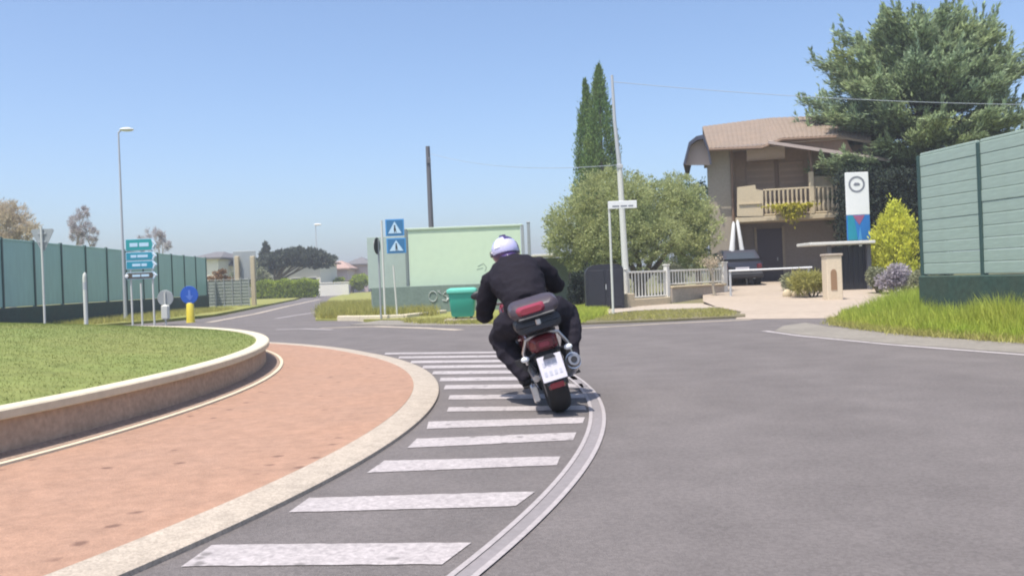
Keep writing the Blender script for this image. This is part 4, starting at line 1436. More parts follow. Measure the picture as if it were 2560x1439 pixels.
# trees behind the olive, against the house
for i, (px, py, d, rx, rz) in enumerate(((1705, 470, 41, 44, 50), (1748, 480, 40, 34, 46))):
    p = at(px, 700, d)
    top = at(px, py, d)
    z0 = hgt(p.x, d)
    clump_tree('garden_tree', ('dark blue-green tree top rising behind the olive crown', 'narrow dark tree between olive and house wall')[i], 'tree', (p.x, d, z0),
               [((random.uniform(-.2, .2) + s * .4, 0, top.z - z0 - .5 - j * .8), (rx * d / F, .7, .75), 1.0) for j in range(4) for s in (-1, 1)], M['cypress'], M['bark'], 9000, .13, .06, 2.2, .13)


# cypresses
def cypress(label, px, tip, base_w, d, n, prof, spread=.16):
    tp_ = at(px, tip, d)
    b_ = at(px + (700 - tip) * math.tan(ROLL), 700, d)
    z0 = hgt(b_.x, d)
    t = thing('cypress_tree', label, 'tree', (b_.x, d, z0), group='pair of tall cypresses behind the olive')
    Hh = tp_.z - z0
    MB().tube([(0, 0, -.1), (0, 0, Hh * .5), (0, 0, Hh * .92)], [.17, .10, .02], 8).build('trunk', M['bark'], t, smooth=True)
    k = n // 40
    zc_ = rng.beta(1.0, 1.15, k) * Hh * .97 + Hh * .02
    u = zc_ / Hh
    rad = np.interp(u, [p[0] for p in prof], [p[1] for p in prof]) * base_w * d / F
    an = rng.uniform(0, 2 * np.pi, k)
    rr_ = rad * rng.uniform(.55, 1.0, k)
    C_ = np.stack([rr_ * np.cos(an), rr_ * np.sin(an), zc_], 1)
    ids = rng.integers(0, k, n)
    P = C_[ids] + rng.normal(0, 1, (n, 3)) * np.stack([.08 + 0 * ids, .08 + 0 * ids, .26 + 0 * ids], 1) * np.minimum(1, .25 + 2.5 * rad[ids])[:, None]
    Dv = np.stack([np.cos(an[ids]) * .3, np.sin(an[ids]) * .3, np.ones(n)], 1)
    crown('crown', M['cypress'], t, P, unit(Dv), .17, .055, .3)
    return t
pr_ = [(0, .7), (.12, 1.0), (.45, .97), (.62, .80), (.78, .55), (.90, .24), (.97, .08), (1.0, .02)]
cypress('shorter left cypress of the tall pair behind the olive', 1463, 203, 40, 46.0, 22000, pr_)
cypress('taller right cypress of the pair, beside the leaning pole', 1496, 166, 54, 45.0, 30000, pr_)

# cedar: layered drooping branches with upswept tips
D = 36.5
b = at(2318, 700, D)
z0 = hgt(b.x, D)
ce = thing('cedar_tree', 'huge layered blue-green cedar towering over the house and right fence', 'tree', (b.x, D, z0))
Hc = at(2300, 95, D).z - z0
tb = MB()
tb.tube([(0, 0, -.3), (.05, 0, Hc * .3), (-.1, 0, Hc * .6), (-.1, 0, Hc * .96)], [.42, .33, .20, .03], 12)
Ps, Ds = [], []
def cedar_w(z):                    # half widths left / right in metres at a height
    u = z / Hc
    l = np.interp(u, [.20, .36, .48, .62, .75, .86, .95, 1.0], [3.2, 4.0, 4.5, 4.4, 3.6, 2.6, 1.6, .5])
    r = np.interp(u, [.24, .36, .48, .62, .75, .86, .95, 1.0], [4.0, 4.6, 4.8, 4.6, 3.9, 2.9, 1.6, .3])
    return l * 1.10, r * 1.08
nbr = 280
for i in range(nbr):
    u = .19 + .80 * ((i + random.random()) / nbr) ** .9
    z = u * Hc
    an = random.uniform(0, 2 * math.pi)
    l, r = cedar_w(z)
    wx = r if math.cos(an) > 0 else l
    wy = (l + r) / 2 * .9
    L = math.hypot(wx * math.cos(an), wy * math.sin(an)) * random.uniform(.62, 1.06)
    d_ = Vector((math.cos(an), math.sin(an), 0))
    rise = (.10 + .75 * max(0, u - .55) / .45) * L * random.uniform(.6, 1.3)
    droop = .16 * L * (1 - u)
    base = Vector((0, 0, z - .25))
    tip = base + d_ * L + Vector((0, 0, rise))
    mid = base + d_ * L * .55 + Vector((0, 0, rise * .28 - droop * .4))
    tb.tube([base, mid, tip], [.075 * (1.1 - u) + .02, .035, .010], 5)
    # flat sprays along the outer two thirds
    ns = int(34 + 84 * L / 4.5)
    for k in range(ns):
        t = random.uniform(.28, 1.0) ** .8
        p = base.lerp(mid, t * 2) if t < .5 else mid.lerp(tip, t * 2 - 1)
        side = Vector((-d_.y, d_.x, 0)) * random.gauss(0, .30 * (1.15 - t) * min(L, 3) / 2 + .05)
        p = p + side + Vector((0, 0, random.gauss(.02, .06)))
        m_ = 9
        q = np.array(p) + rng.normal(0, 1, (m_, 3)) * np.array([.18, .18, .035])
        dv = np.tile(np.array(d_ * .7 + side * .6 + Vector((0, 0, .12 + .6 * max(0, u - .5)))), (m_, 1))
        Ps.append(q)
        Ds.append(dv)
    # upright shoots at the tip
    for k in range(2 if u > .5 else 1):
        m_ = 26
        h_ = random.uniform(.2, .65) * (.5 + u)
        tt = rng.uniform(0, 1, (m_, 1))
        q = np.array(tip) - np.array([random.uniform(-.2, .2), random.uniform(-.2, .2), .05]) + tt * np.array([d_.x * .15, d_.y * .15, h_]) + rng.normal(0, .05, (m_, 3)) * (1.1 - tt)
        Ps.append(q)
        Ds.append(np.tile([d_.x * .3, d_.y * .3, .8], (m_, 1)))
for (px, py) in ((2212, 28), (2300, 18), (2340, 52), (2385, 50), (2405, 32), (2240, 60), (2465, 95), (2142, 95), (2500, 118), (2370, 70), (2180, 80)):   # leaders
    tp_ = at(px, py, D) - ce.location
    b0_ = Vector((tp_.x * .72, random.uniform(-.6, .6), tp_.z - 2.2))
    tb.tube([b0_, tp_], [.05, .01], 5)
    m_ = 420
    t = rng.uniform(0, 1, (m_, 1))
    q = np.array(b0_) * (1 - t) + np.array(tp_) * t + rng.normal(0, 1, (m_, 3)) * np.array([.20, .20, .12]) * (1.08 - t) ** 1.2
    Ps.append(q)
    Ds.append(np.concatenate([rng.normal(0, .6, (m_, 2)), np.full((m_, 1), .6)], 1))
tb.build('trunk', M['bark'], ce, smooth=True)
crown('crown', M['cedar'], ce, np.concatenate(Ps), unit(np.concatenate(Ds)), .26, .075, .30, flat=True)

# dark tall hedge in the cedar's shade
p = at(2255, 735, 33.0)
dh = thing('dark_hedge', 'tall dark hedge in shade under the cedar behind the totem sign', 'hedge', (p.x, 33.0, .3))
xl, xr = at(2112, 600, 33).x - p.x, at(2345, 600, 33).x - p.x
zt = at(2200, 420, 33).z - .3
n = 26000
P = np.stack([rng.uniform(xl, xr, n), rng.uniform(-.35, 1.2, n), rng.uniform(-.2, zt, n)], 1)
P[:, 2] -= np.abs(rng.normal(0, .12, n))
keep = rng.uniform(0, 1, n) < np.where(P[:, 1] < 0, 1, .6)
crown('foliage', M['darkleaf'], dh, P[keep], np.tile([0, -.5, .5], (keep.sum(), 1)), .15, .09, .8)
st_ = MB()
for k in range(8):
    x = xl + (xr - xl) * (k + .5) / 8
    st_.tube([(x, .4, -.3), (x + random.uniform(-.15, .15), .4, zt * .85)], [.06, .02], 6)
st_.build('stem', M['bark'], dh)

# golden conifer and the bushes under it
D = 30.5
p = at(2245, 720, D)
gcx = thing('golden_conifer', 'golden yellow conical conifer shrub right of the totem sign', 'shrub', (p.x, D, .15))
Hh = at(2252, 520, D).z - .15
n = 15000
k = 420
zc_ = rng.beta(1.1, 1.4, k) * Hh * .9 + .35
u = zc_ / Hh
rad = np.interp(u, [0, .2, .38, .6, .8, .93, 1], [.70, 1.0, 1.08, .92, .62, .32, .10]) * (62 * D / F)
an = rng.uniform(0, 2 * np.pi, k)
rr_ = rad * rng.uniform(.6, 1.05, k)
C_ = np.stack([rr_ * np.cos(an), rr_ * np.sin(an), zc_], 1)
ids = rng.integers(0, k, n)
tt = rng.normal(0, 1, (n, 3)) * np.array([.06, .06, .13])
Dv = np.stack([np.cos(an[ids]) * .35, np.sin(an[ids]) * .35, np.ones(n)], 1)
crown('crown', M['golden'], gcx, C_[ids] + tt, unit(Dv), .12, .055, .35)
MB().tube([(0, 0, -.2), (0, 0, Hh * .8)], [.09, .02], 8).build('trunk', M['bark'], gcx, smooth=True)


def bush(name, label, cat, loc, r, n, m, ln=.09, wd=.05, group=None, lumps=7):
    t = thing(name, label, cat, loc, group=group)
    cs_ = [((random.gauss(0, .42) * r[0], random.gauss(0, .3) * r[1], r[2] * random.uniform(.55, 1.2)), (r[0] * random.uniform(.35, .6), r[1] * .5, r[2] * random.uniform(.4, .65)), 1) for _ in range(lumps)]
    tb_ = MB()
    for c, _, _ in cs_: branch_mesh(tb_, (0, 0, -.1), c, .03, .008, .1, 5)
    tb_.build('stem', M['bark'], t)
    Ps, Ds = [], []
    for c, rr2, _ in cs_:
        q = unit(rng.normal(0, 1, (n // lumps, 3)))
        Ps.append(np.array(c) + q * rng.uniform(.45, 1.08, (n // lumps, 1)) * np.array(rr2))
        Ds.append(q)
    P = np.concatenate(Ps)
    P[:, 2] = np.maximum(P[:, 2], .02)
    crown('foliage', m, t, P, np.concatenate(Ds), ln, wd, .6)
    return t


def gbush(name, label, cat, px, py, d, w, h, n, m, **k):
    p = at(px, py, d)
    return bush(name, label, cat, (p.x, d, hgt(p.x, d) + .02), (w * d / F / 2, w * d / F / 2.6, h * d / F / 2), n, m, **k)


gbush('lilac_bush', 'lilac-flowering bush below the golden conifer', 'bush', 2245, 730, 28.0, 95, 95, 3600, M['lilac'])
gbush('flowering_bush', 'grey-pink bush between lilac bush and right fence', 'bush', 2300, 730, 27.0, 80, 85, 3200, M['greybush'])
gbush('flowering_bush', 'pale grey-pink bush left of the lilac bush beside the totem pole', 'bush', 2200, 732, 28.5, 70, 80, 2600, M['greybush'])
gbush('garden_bush', 'spiky yellowish bush left of the gate pillar', 'bush', 2030, 750, 28.0, 90, 80, 3000, M['weed'], ln=.2, wd=.025)
gbush('garden_bush', 'low clipped bush beside driveway with pale edging stones', 'bush', 1985, 735, 31.0, 70, 55, 2400, M['greybush'])
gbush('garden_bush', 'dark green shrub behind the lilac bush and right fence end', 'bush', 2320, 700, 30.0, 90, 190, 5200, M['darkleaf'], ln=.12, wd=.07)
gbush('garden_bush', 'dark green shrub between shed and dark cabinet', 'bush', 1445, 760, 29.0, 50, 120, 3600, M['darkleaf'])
gbush('garden_bush', 'grey-green shrub under the olive behind the railing', 'bush', 1690, 760, 34.0, 150, 80, 4200, M['greybush'])
# pale sapling in front of the railing's right end
D = 30.0
p = at(1789, 775, D)
sa = thing('sapling', 'thin pale forked sapling in front of the railing end', 'tree', (p.x, D, .05))
tb = MB()
hh = at(1780, 690, D).z
tb.tube([(0, 0, -.1), (-.04, 0, hh * .5), (-.06, 0, hh)], [.06, .05, .04], 8)
for x in (-.2, .14, -.05): tb.tube([(-.06, 0, hh - .03), (-.06 + x, random.uniform(-.1, .1), hh + .42)], [.035, .02], 6)
tb.build('trunk', M['barkpale'], sa, smooth=True)
n = 420
P = np.stack([rng.normal(-.08, .16, n), rng.normal(0, .14, n), hh + .4 + rng.normal(0, .1, n)], 1)
crown('crown', M['pinkbare'], sa, P, np.tile([0, 0, 1.], (n, 1)), .08, .04, .9)

# edging stones along the drive
es_ = []
for i, (px, py) in enumerate(((1968, 742), (1990, 748), (2012, 752))):
    p = at(px, py, 28.5)
    o = MB().ell((0, 0, .1), (.14, .11, .16)).build('edging_stone', M['cream'], None, smooth=True)
    o.location = (p.x, 28.5, hgt(p.x, 28.5) + .03)
    o.scale = (random.uniform(.85, 1.15), 1, random.uniform(.85, 1.1))
    tag(o, ('leftmost pale edging stone below the low bush by the driveway', 'middle pale edging stone of the three by the driveway', 'pale edging stone nearest the gate pillar')[i], 'stone', 'pale edging stones by the driveway')

# ------------------------------------------------------------------ far background on the left
def gz(px, py, d):
    p = at(px, py, d)
    return (p.x, d, 0)
# hedge along the far field
D = 84.0
hg = thing('hedge', 'long clipped olive-green hedge in front of the far white house', 'hedge', gz(715, 720, D))
k_ = D / F
n = 14000
P = np.stack([rng.uniform(-78, 78, n) * k_, rng.uniform(-.9, .9, n), np.abs(rng.beta(1.4, 1.0, n)) * 46 * k_], 1)
P[:, 2] *= 1 - .12 * np.sin(P[:, 0] * 1.7) ** 2
crown('foliage', M['hedge'], hg, P, np.tile([0, -.4, .8], (n, 1)), .24, .15, .6)
MB().box((0, .2, 16 * k_), (150 * k_, 1.2, 32 * k_), bev=.2).build('inner_growth', M['hedge'], hg)

def far_house(name, label, px0, px1, py_e, py_b, d, wallm, roofm, rtop, depth=9, hip=.35, windows=3, group=None):
    a, c = at(px0, py_e, d), at(px1, py_b, d)
    t = thing(name, label, 'house', (a.x, d, 0))
    w = at(px1, py_e, d).x - a.x
    e = a.z
    MB().box((w / 2, depth / 2, e / 2 - .2), (w, depth, e + .4)).build('wall', wallm, t)
    rz_ = at((px0 + px1) / 2, rtop, d).z
    o = .5
    h = w * hip
    vs = [(-o, -o, e), (w + o, -o, e), (w + o, depth + o, e), (-o, depth + o, e), (h, depth / 2, rz_), (w - h, depth / 2, rz_)]
    vs += [(x, y, z - .18) for x, y, z in vs[:4]]
    MB().add(vs, [(0, 1, 5, 4), (1, 2, 5), (2, 3, 4, 5), (3, 0, 4), (6, 7, 1, 0), (7, 8, 2, 1), (8, 9, 3, 2), (9, 6, 0, 3), (9, 8, 7, 6)]).build('roof', roofm, t)
    for s in range(max(1, int(e // 2.8))):
        for k in range(windows):
            x = w * (k + .5) / windows
            f = MB().box((x, -.02, 1.5 + s * 2.8), (1.1, .1, 1.3)).build('window', M['dirtywhite'], t)
            MB().box((x, -.08, 1.5 + s * 2.8), (.9, .03, 1.1)).build('pane', M['glass'], f)
    return t
far_house('far_house', 'far white house half hidden by the dark umbrella pine', 676, 800, 658, 722, 105.0, M['housewhite'], M['redroof'], 640, 10, .3, 3)
far_house('far_house', 'far pink house right of the umbrella pine', 806, 868, 672, 722, 118.0, M['housepink'], M['redroof'], 650, 9, .45, 2)
far_house('far_house', 'far pale pink house with gable just left of the grey billboard', 868, 918, 660, 722, 124.0, M['housepink'], M['slate'], 640, 8, .5, 2)
far_house('far_house', 'far white house with dark roof above the end of the teal fence', 488, 545, 645, 722, 96.0, M['housewhite'], M['slate'], 626, 9, .3, 2)
far_house('far_house', 'small far white house with steep grey roof beside the pale gate posts', 548, 590, 662, 722, 100.0, M['housewhite'], M['slate'], 628, 9, .12, 1)
D = 92.0
a_, c_ = at(795, 722, D), at(872, 706, D)
fw = thing('garden_wall', 'low white garden wall below the far pink house', 'wall', (a_.x, D, 0))
MB().box(((c_.x - a_.x) / 2, 0, c_.z / 2 - .1), (c_.x - a_.x, .3, c_.z + .2), bev=.03).build('wall_face', M['housewhite'], fw)
MB().box(((c_.x - a_.x) / 2, 0, c_.z + .04), (c_.x - a_.x + .1, .4, .08), bev=.02).build('coping', M['housewhite'], fw)

# umbrella pine
D = 98.0
p = at(690, 720, D)
k_ = D / F
zc = at(740, 648, D).z
cents = [((s * k_ * 1.0, random.uniform(-.5, .5), zc + dz * k_), (34 * k_, 1.6, 15 * k_), 1.0) for s, dz in ((-6, -8), (8, 0), (28, 6), (52, 9), (76, 8), (98, 3), (110, -5), (40, 0), (80, -1), (62, 5), (20, -2))]
clump_tree('umbrella_pine', 'dark spreading umbrella pine over the far white house', 'tree', (p.x, D, 0), cents, M['pine'], M['bark'], 16000, .42, .20, 1.8, .28)
p = at(668, 720, 101)
clump_tree('far_tree', 'small dark pointed tree left of the umbrella pine', 'tree', (p.x, 101, 0), [((0, 0, at(668, y, 101).z), (r * .045, .5, .8), 1) for y, r in ((680, 26), (660, 22), (640, 12), (628, 6))], M['pine'], M['bark'], 3500, .35, .18, 1.2, .15)
def far_tree(name, label, px, d, blobs, m, n, ln=.3, wd=.14, bm=None, th=1.5):
    p = at(px, 722, d)
    k_ = d / F
    cents = []
    for bx, by, rx, rz in blobs:
        q = at(bx, by, d)
        cents.append(((q.x - p.x, random.uniform(-.4, .4), q.z), (rx * k_, rx * k_ * .8, rz * k_), rx * rz))
    return clump_tree(name, label, 'tree', (p.x, d, 0), cents, m, bm or M['bark'], n, ln, wd, th, .2)
far_tree('spring_tree', 'pinkish-beige budding tree over the left end of the teal fence', 30, 58.0, [(10, 560, 52, 46), (45, 570, 42, 36), (70, 590, 26, 24), (-30, 550, 52, 50), (25, 535, 34, 26), (-10, 600, 60, 30)], M['pinkbare'], 13000, .26, .05, M['barkpale'], 2.0)
far_tree('bare_tree', 'pale grey bare tree rising over the teal fence', 205, 66.0, [(202, 560, 22, 36), (190, 590, 18, 22), (220, 590, 22, 24), (208, 535, 10, 16), (238, 596, 9, 22)], M['greybare'], 4200, .26, .04, M['barkpale'], 2.0)
far_tree('bare_tree', 'small hazy grey tree behind the blue-green direction boards', 400, 80.0, [(385, 595, 22, 26), (405, 605, 18, 22), (365, 610, 20, 18)], M['greybare'], 2600, .3, .05, M['barkpale'], 2.0)
far_tree('rust_shrub', 'rust-brown shrub beyond the grey wire fence', 545, 62.0, [(552, 690, 22, 14), (530, 700, 26, 16), (510, 705, 22, 14), (565, 705, 18, 16)], M['rust'], 2600, .2, .1)
far_tree('far_tree', 'green shrub at the end of the teal fence', 520, 58.0, [(515, 725, 30, 20), (545, 730, 30, 20), (570, 728, 20, 18), (498, 715, 14, 18)], M['greybush'], 4200, .22, .1, None, .6)
far_tree('far_tree', 'grey-green tree mass between gate posts and hedge', 640, 92.0, [(640, 690, 22, 26), (615, 685, 26, 24), (655, 700, 18, 18)], M['greybush'], 3600, .35, .16)
far_tree('far_tree', 'dark round tree beside the far pink houses', 880, 112.0, [(900, 704, 20, 14), (850, 706, 14, 9)], M['hedge'], 3400, .36, .18)
far_tree('far_tree', 'dim green tree behind the shed and motorcyclist', 1370, 60.0, [(1350, 690, 30, 28), (1385, 680, 30, 34), (1330, 705, 26, 20), (1410, 690, 26, 34)], M['greybush'], 5200, .24, .12)

# far wooded ridge that closes the view
xs_ = np.linspace(-420, 420, 220)
mb = MB()
zz = [3.4 + 1.4 * math.sin(x * .021) + 1.0 * math.sin(x * .083 + 1) + random.uniform(-.35, .35) for x in xs_]
vs = [(x, 330, -1) for x in xs_] + [(x, 330, z) for x, z in zip(xs_, zz)] + [(x, 400, z * .9) for x, z in zip(xs_, zz)]
n = len(xs_)
mb.add(vs, [(r_ * n + i, r_ * n + i + 1, (r_ + 1) * n + i + 1, (r_ + 1) * n + i) for r_ in range(2) for i in range(n - 1)])
tag(mb.build('far_woods', mat('far_woods', (.11, .13, .10), .95, .2, .05, spec=.05)), 'hazy strip of far woods along the horizon', 'woods', kind='stuff')

# ------------------------------------------------------------------ grass of the verges
def inside(P, poly):
    x, y = P[:, 0], P[:, 1]
    c = np.zeros(len(P), bool)
    n = len(poly)
    for i in range(n):
        x0, y0 = poly[i]
        x1, y1 = poly[(i + 1) % n]
        m_ = (y0 > y) != (y1 > y)
        xi = (x1 - x0) * (y - y0) / (y1 - y0 + 1e-12) + x0
        c ^= m_ & (x < xi)
    return c
def scatter(poly, n, tries=6):
    px = [p[0] for p in poly]; py = [p[1] for p in poly]
    P = np.stack([rng.uniform(min(px), max(px), n * tries), rng.uniform(min(py), max(py), n * tries)], 1)
    P = P[inside(P, poly)]
    return P[:n]
def tuft(P, k, spread):
    ids = rng.integers(0, len(P), k)
    return P[ids] + rng.normal(0, spread, (k, 2))
def grass(name, label, poly, n, h, w, m, lean=.35, tuft_n=None, zf=None, fade=None):
    P = scatter(poly, tuft_n or n)
    if tuft_n: P = tuft(P, n, .07)
    P3 = np.concatenate([P, np.full((len(P), 1), .02)], 1)
    if zf is not None: P3[:, 2] += zf(P)
    hh = h if fade is None else h * fade(P)
    V, FC = blade_faces(P3, hh, w, lean)
    return tag(raw_mesh(name, V, FC, m, None, 3), label, 'grass', kind='stuff')
vg = [(6.75, 18.4), (6.0, 16.3), (6.15, 13.5), (6.7, 11.6), (7.6, 9.4), (8.2, 8.6), (8.8, 8.6), (7.55, 15.9), (9.5, 17), (13.5, 22), (14.0, 29), (13.0, 28.6), (12.2, 27.0), (10.3, 22.5), (8.4, 19.8)]
edge_x = lambda y: np.interp(y, [8.6, 9.4, 11.6, 13.5, 16.3, 18.4, 22.5, 27], [8.1, 7.5, 6.6, 6.05, 5.9, 6.6, 10.1, 12.0])
def vfade(P):
    d_ = np.clip((P[:, 0] - edge_x(P[:, 1])) / 1.0, 0, 1)
    return .22 + .78 * d_ * (.75 + .25 * np.sin(P[:, 0] * 3.1 + 1) * np.cos(P[:, 1] * 1.7))
grass('tall_grass', 'tall sunlit yellow-green grass on the right verge by the fence', vg, 60000, .56, .011, M['tallgrass'], .3, 5200, None, vfade)
grass('dry_weeds', 'sparse dry weeds along the right verge edge', [(6.5, 18.2), (5.8, 16.3), (5.85, 13.5), (6.4, 11.6), (7.2, 9.4), (7.9, 9.2), (6.8, 12), (6.4, 14), (6.2, 16.3), (6.9, 18.2)], 6000, .10, .008, M['weed'], .5, 900)
grass('verge_grass', 'rough grass on the verge left of the billboards', [(-6.2, 28.2), (-8.0, 36.5), (-9.5, 45), (-3.0, 45), (-3.0, 30.4), (-2.6, 29.8), (-2.3, 27.0), (-4.6, 26.7)], 26000, .34, .014, M['weed'], .35, 3200)
grass('verge_grass', 'bright grass between the rider and the street name pole', [(1.3, 20.0), (1.5, 19.95), (2.4, 23.2), (2.8, 27.0), (2.6, 30), (.4, 30), (-.4, 24.6), (-.2, 22.6), (.8, 20.4)], 26000, .16, .012, M['tallgrass'], .4, 3000)
grass('verge_grass', 'patchy weeds on the dirt strip before the railing', [(2.5, 23.4), (1.9, 20.4), (3.3, 19.95), (5.0, 20.3), (5.5, 22.0), (5.7, 24.6), (3.6, 24.7)], 7000, .09, .010, M['weed'], .5, 700)
grass('verge_grass', 'green grass on the left verge below the teal fence', [(-13.6, 33.5), (-14.6, 31), (-19, 29), (-17.6, 46), (-14.2, 46)], 14000, .22, .014, M['weed'], .4, 1800)
grass('verge_grass', 'weeds on the bank beside the footway and bin', [(-1.2, 21.6), (.6, 20.3), (.0, 22.8), (-1.1, 24.2), (-2.2, 24.5), (-3.2, 25.4), (-2.8, 23.4)], 3500, .12, .010, M['weed'], .5, 500)
# small yellow-flowered weed at the right verge edge
p = grd(2535, 836)
fwd = thing('wild_plant', 'dark clump of broad-leaved weeds at the right verge edge', 'plant', (p.x, p.y + .1, .03))
n = 360
q = unit(rng.normal(0, 1, (n, 3)))
q[:, 2] = np.abs(q[:, 2])
crown('leaves', M['darkleaf'], fwd, q * rng.uniform(.02, .2, (n, 1)), q + np.array([0, 0, .4]), .10, .03, .4)
MB().tube([(0, 0, -.02), (.01, 0, .12)], .01, 5).build('stem', M['weed'], fwd)

# ------------------------------------------------------------------ the motorcycle, leaning into the bend
P0 = grd(1405, 1027)
LEAN, YAW = R(14.6), R(3.5)
ROT = (0, -LEAN, YAW)
mo = thing('motorcycle', 'dark red and black motorcycle leaning left on the hatched road markings', 'motorcycle', (P0.x, P0.y, .002), ROT)


def wheel(y, r, w, hub):
    RX = Matrix.Translation((0, y, r)) @ Matrix.Rotation(R(90), 4, 'Y')
    prof_ = [(r - .10, -w * .36), (r - .06, -w * .5), (r - .025, -w * .42), (r - .006, -w * .22), (r, 0), (r - .006, w * .22), (r - .025, w * .42), (r - .06, w * .5), (r - .10, w * .36)]
    t = MB().lathe(prof_, 48, RX, close=False).build('wheel', M['tyre'], mo, smooth='all')
    rim = MB().lathe([(r - .135, -w * .32), (r - .095, -w * .40), (r - .095, w * .40), (r - .135, w * .32), (r - .135, -w * .32)], 40, RX, close=False)
    for k in range(5):
        a = 2 * math.pi * k / 5
        rim.tube([RX @ Vector((.03 * math.cos(a), .03 * math.sin(a), 0)), RX @ Vector(((r - .12) * math.cos(a + .2), (r - .12) * math.sin(a + .2), 0))], [.022, .015], 6)
    rim.lathe([(.04, -w * .5), (.045, 0), (.04, w * .5)], 14, RX)
    rim.build('rim', M['steel'], t, smooth=True)
    MB().lathe([(.06, 0), (.11, 0), (.11, .006), (.06, .006)], 28, RX @ Matrix.Translation((0, 0, w * .62)), close=False).build('brake_disc', M['steel'], t)
    return t
wheel(0, .315, .18, 1)
wheel(1.43, .30, .12, 1)


def rsec(y, w, z0, z1, r, n=4):
    P = []
    for cx_, cz_, a0 in ((w - r, z1 - r, 0), (-w + r, z1 - r, 90), (-w + r, z0 + r, 180), (w - r, z0 + r, 270)):
        for k in range(n + 1):
            a = R(a0 + 90 * k / n)
            P.append((cx_ + r * math.cos(a), y, cz_ + r * math.sin(a)))
    return P
sa_ = MB()
for s in (-1, 1):
    sa_.tube([(s * .09, .58, .37), (s * .125, .30, .36), (s * .125, -.02, .315)], [.04, .034, .030], 8)
sa_.tube([(-.15, 0, .315), (.15, 0, .315)], .022, 10)
sa_.build('swingarm', M['alloy'], mo, smooth=True)
MB().loft([rsec(.50, .14, .25, .50, .05), rsec(.62, .19, .20, .58, .06), rsec(.95, .19, .20, .60, .06), rsec(1.06, .13, .28, .55, .05)]).build('engine', M['plastic'], mo, smooth=True)
fr_ = MB()
for s in (-1, 1):
    fr_.tube([(s * .08, -.12, .70), (s * .12, .35, .66), (s * .15, .62, .62), (s * .16, .95, .72), (s * .05, 1.18, .86)], .026, 8)
    fr_.tube([(s * .12, .40, .64), (s * .12, .58, .36)], .024, 8)
fr_.build('frame', M['plastic'], mo, smooth=True)
MB().loft([rsec(.55, .10, .68, .80, .05), rsec(.66, .15, .64, .90, .07), rsec(.85, .19, .64, .96, .08), rsec(1.02, .17, .68, .94, .08), rsec(1.12, .09, .72, .88, .05)]).build('fuel_tank', M['bikered'], mo, smooth=True)
MB().loft([rsec(-.02, .11, .70, .78, .035), rsec(.20, .15, .69, .775, .04), rsec(.45, .15, .66, .76, .04), rsec(.62, .09, .68, .79, .04)]).build('seat', M['leather'], mo, smooth=True)
# tail: red side fairings, lamp, guard, plate
MB().loft([rsec(-.24, .075, .54, .64, .03), rsec(-.20, .115, .53, .665, .04), rsec(.05, .14, .56, .70, .05), rsec(.40, .16, .52, .68, .05), rsec(.52, .10, .56, .66, .04)]).build('tail_fairing', M['bikered'], mo, smooth=True)
tl_ = MB().loft([rsec(-.262, .07, .555, .625, .025), rsec(-.235, .085, .54, .64, .03)]).build('tail_light', M['taillens'], mo, smooth=True)
MB().loft([rsec(-.27, .04, .572, .608, .015), rsec(-.255, .05, .565, .615, .018)]).build('lens', M['redlens'], tl_, smooth=True)
mg = MB()
mg.loft([[(x, y + .02, z) for x, y, z in ((-.07, -.16, .56), (.07, -.16, .56), (.07, -.20, .545), (-.07, -.20, .545))],
         [(-.085, -.27, .44), (.085, -.27, .44), (.085, -.30, .44), (-.085, -.30, .44)],
         [(-.075, -.33, .27), (.075, -.33, .27), (.075, -.355, .275), (-.075, -.355, .275)]])
mg.build('rear_mudguard', M['plastic'], mo, smooth=True)
PT = Matrix.Translation((-.0, -.335, .405)) @ Matrix.Rotation(R(-14), 4, 'X')
pl_ = MB().box((0, 0, 0), (.195, .010, .205), M=PT, bev=.004).build('number_plate', M['plate'], mo)
pp_ = MB()
for k, (x, z, w_) in enumerate(((-.055, .035, .03), (-.015, .035, .03), (.03, .035, .04), (-.06, -.04, .028), (-.02, -.04, .028), (.02, -.04, .028), (.06, -.04, .028))):
    pp_.box((x, -.0065, z), (w_ * .8, .002, .035), M=PT)
pp_.build('plate_print', M['plateprint'], pl_)
MB().loft([[tuple(PT @ Vector((x, y, z))) for x, z in ((-.05, .075), (.05, .075), (.035, .105), (-.035, .105))] for y in (-.035, .0)]).build('plate_lamp', M['plastic'], mo)
MB().loft([rsec(-.36, .055, .245, .285, .015), rsec(-.33, .07, .235, .295, .018)]).build('reflector', M['taillens'], mo, smooth=True)
for s in (-1, 1):
    st_ = MB().tube([(s * .08, -.20, .53), (s * .155, -.215, .515)], .012, 6).build('indicator_stalk', M['plastic'], mo, smooth=True)
    MB().ell((s * .178, -.222, .512), (.034, .026, .024)).build('indicator', M['pane'], st_, smooth=True)
# bright grab rail arching round the tail
MB().tube([(-.165, -.14, .46), (-.175, -.18, .56), (-.13, -.215, .655), (-.04, -.235, .685), (.05, -.235, .685), (.135, -.215, .65), (.185, -.18, .55), (.20, -.12, .42)], .014, 8).build('grab_rail', M['alloy'], mo, smooth=True)
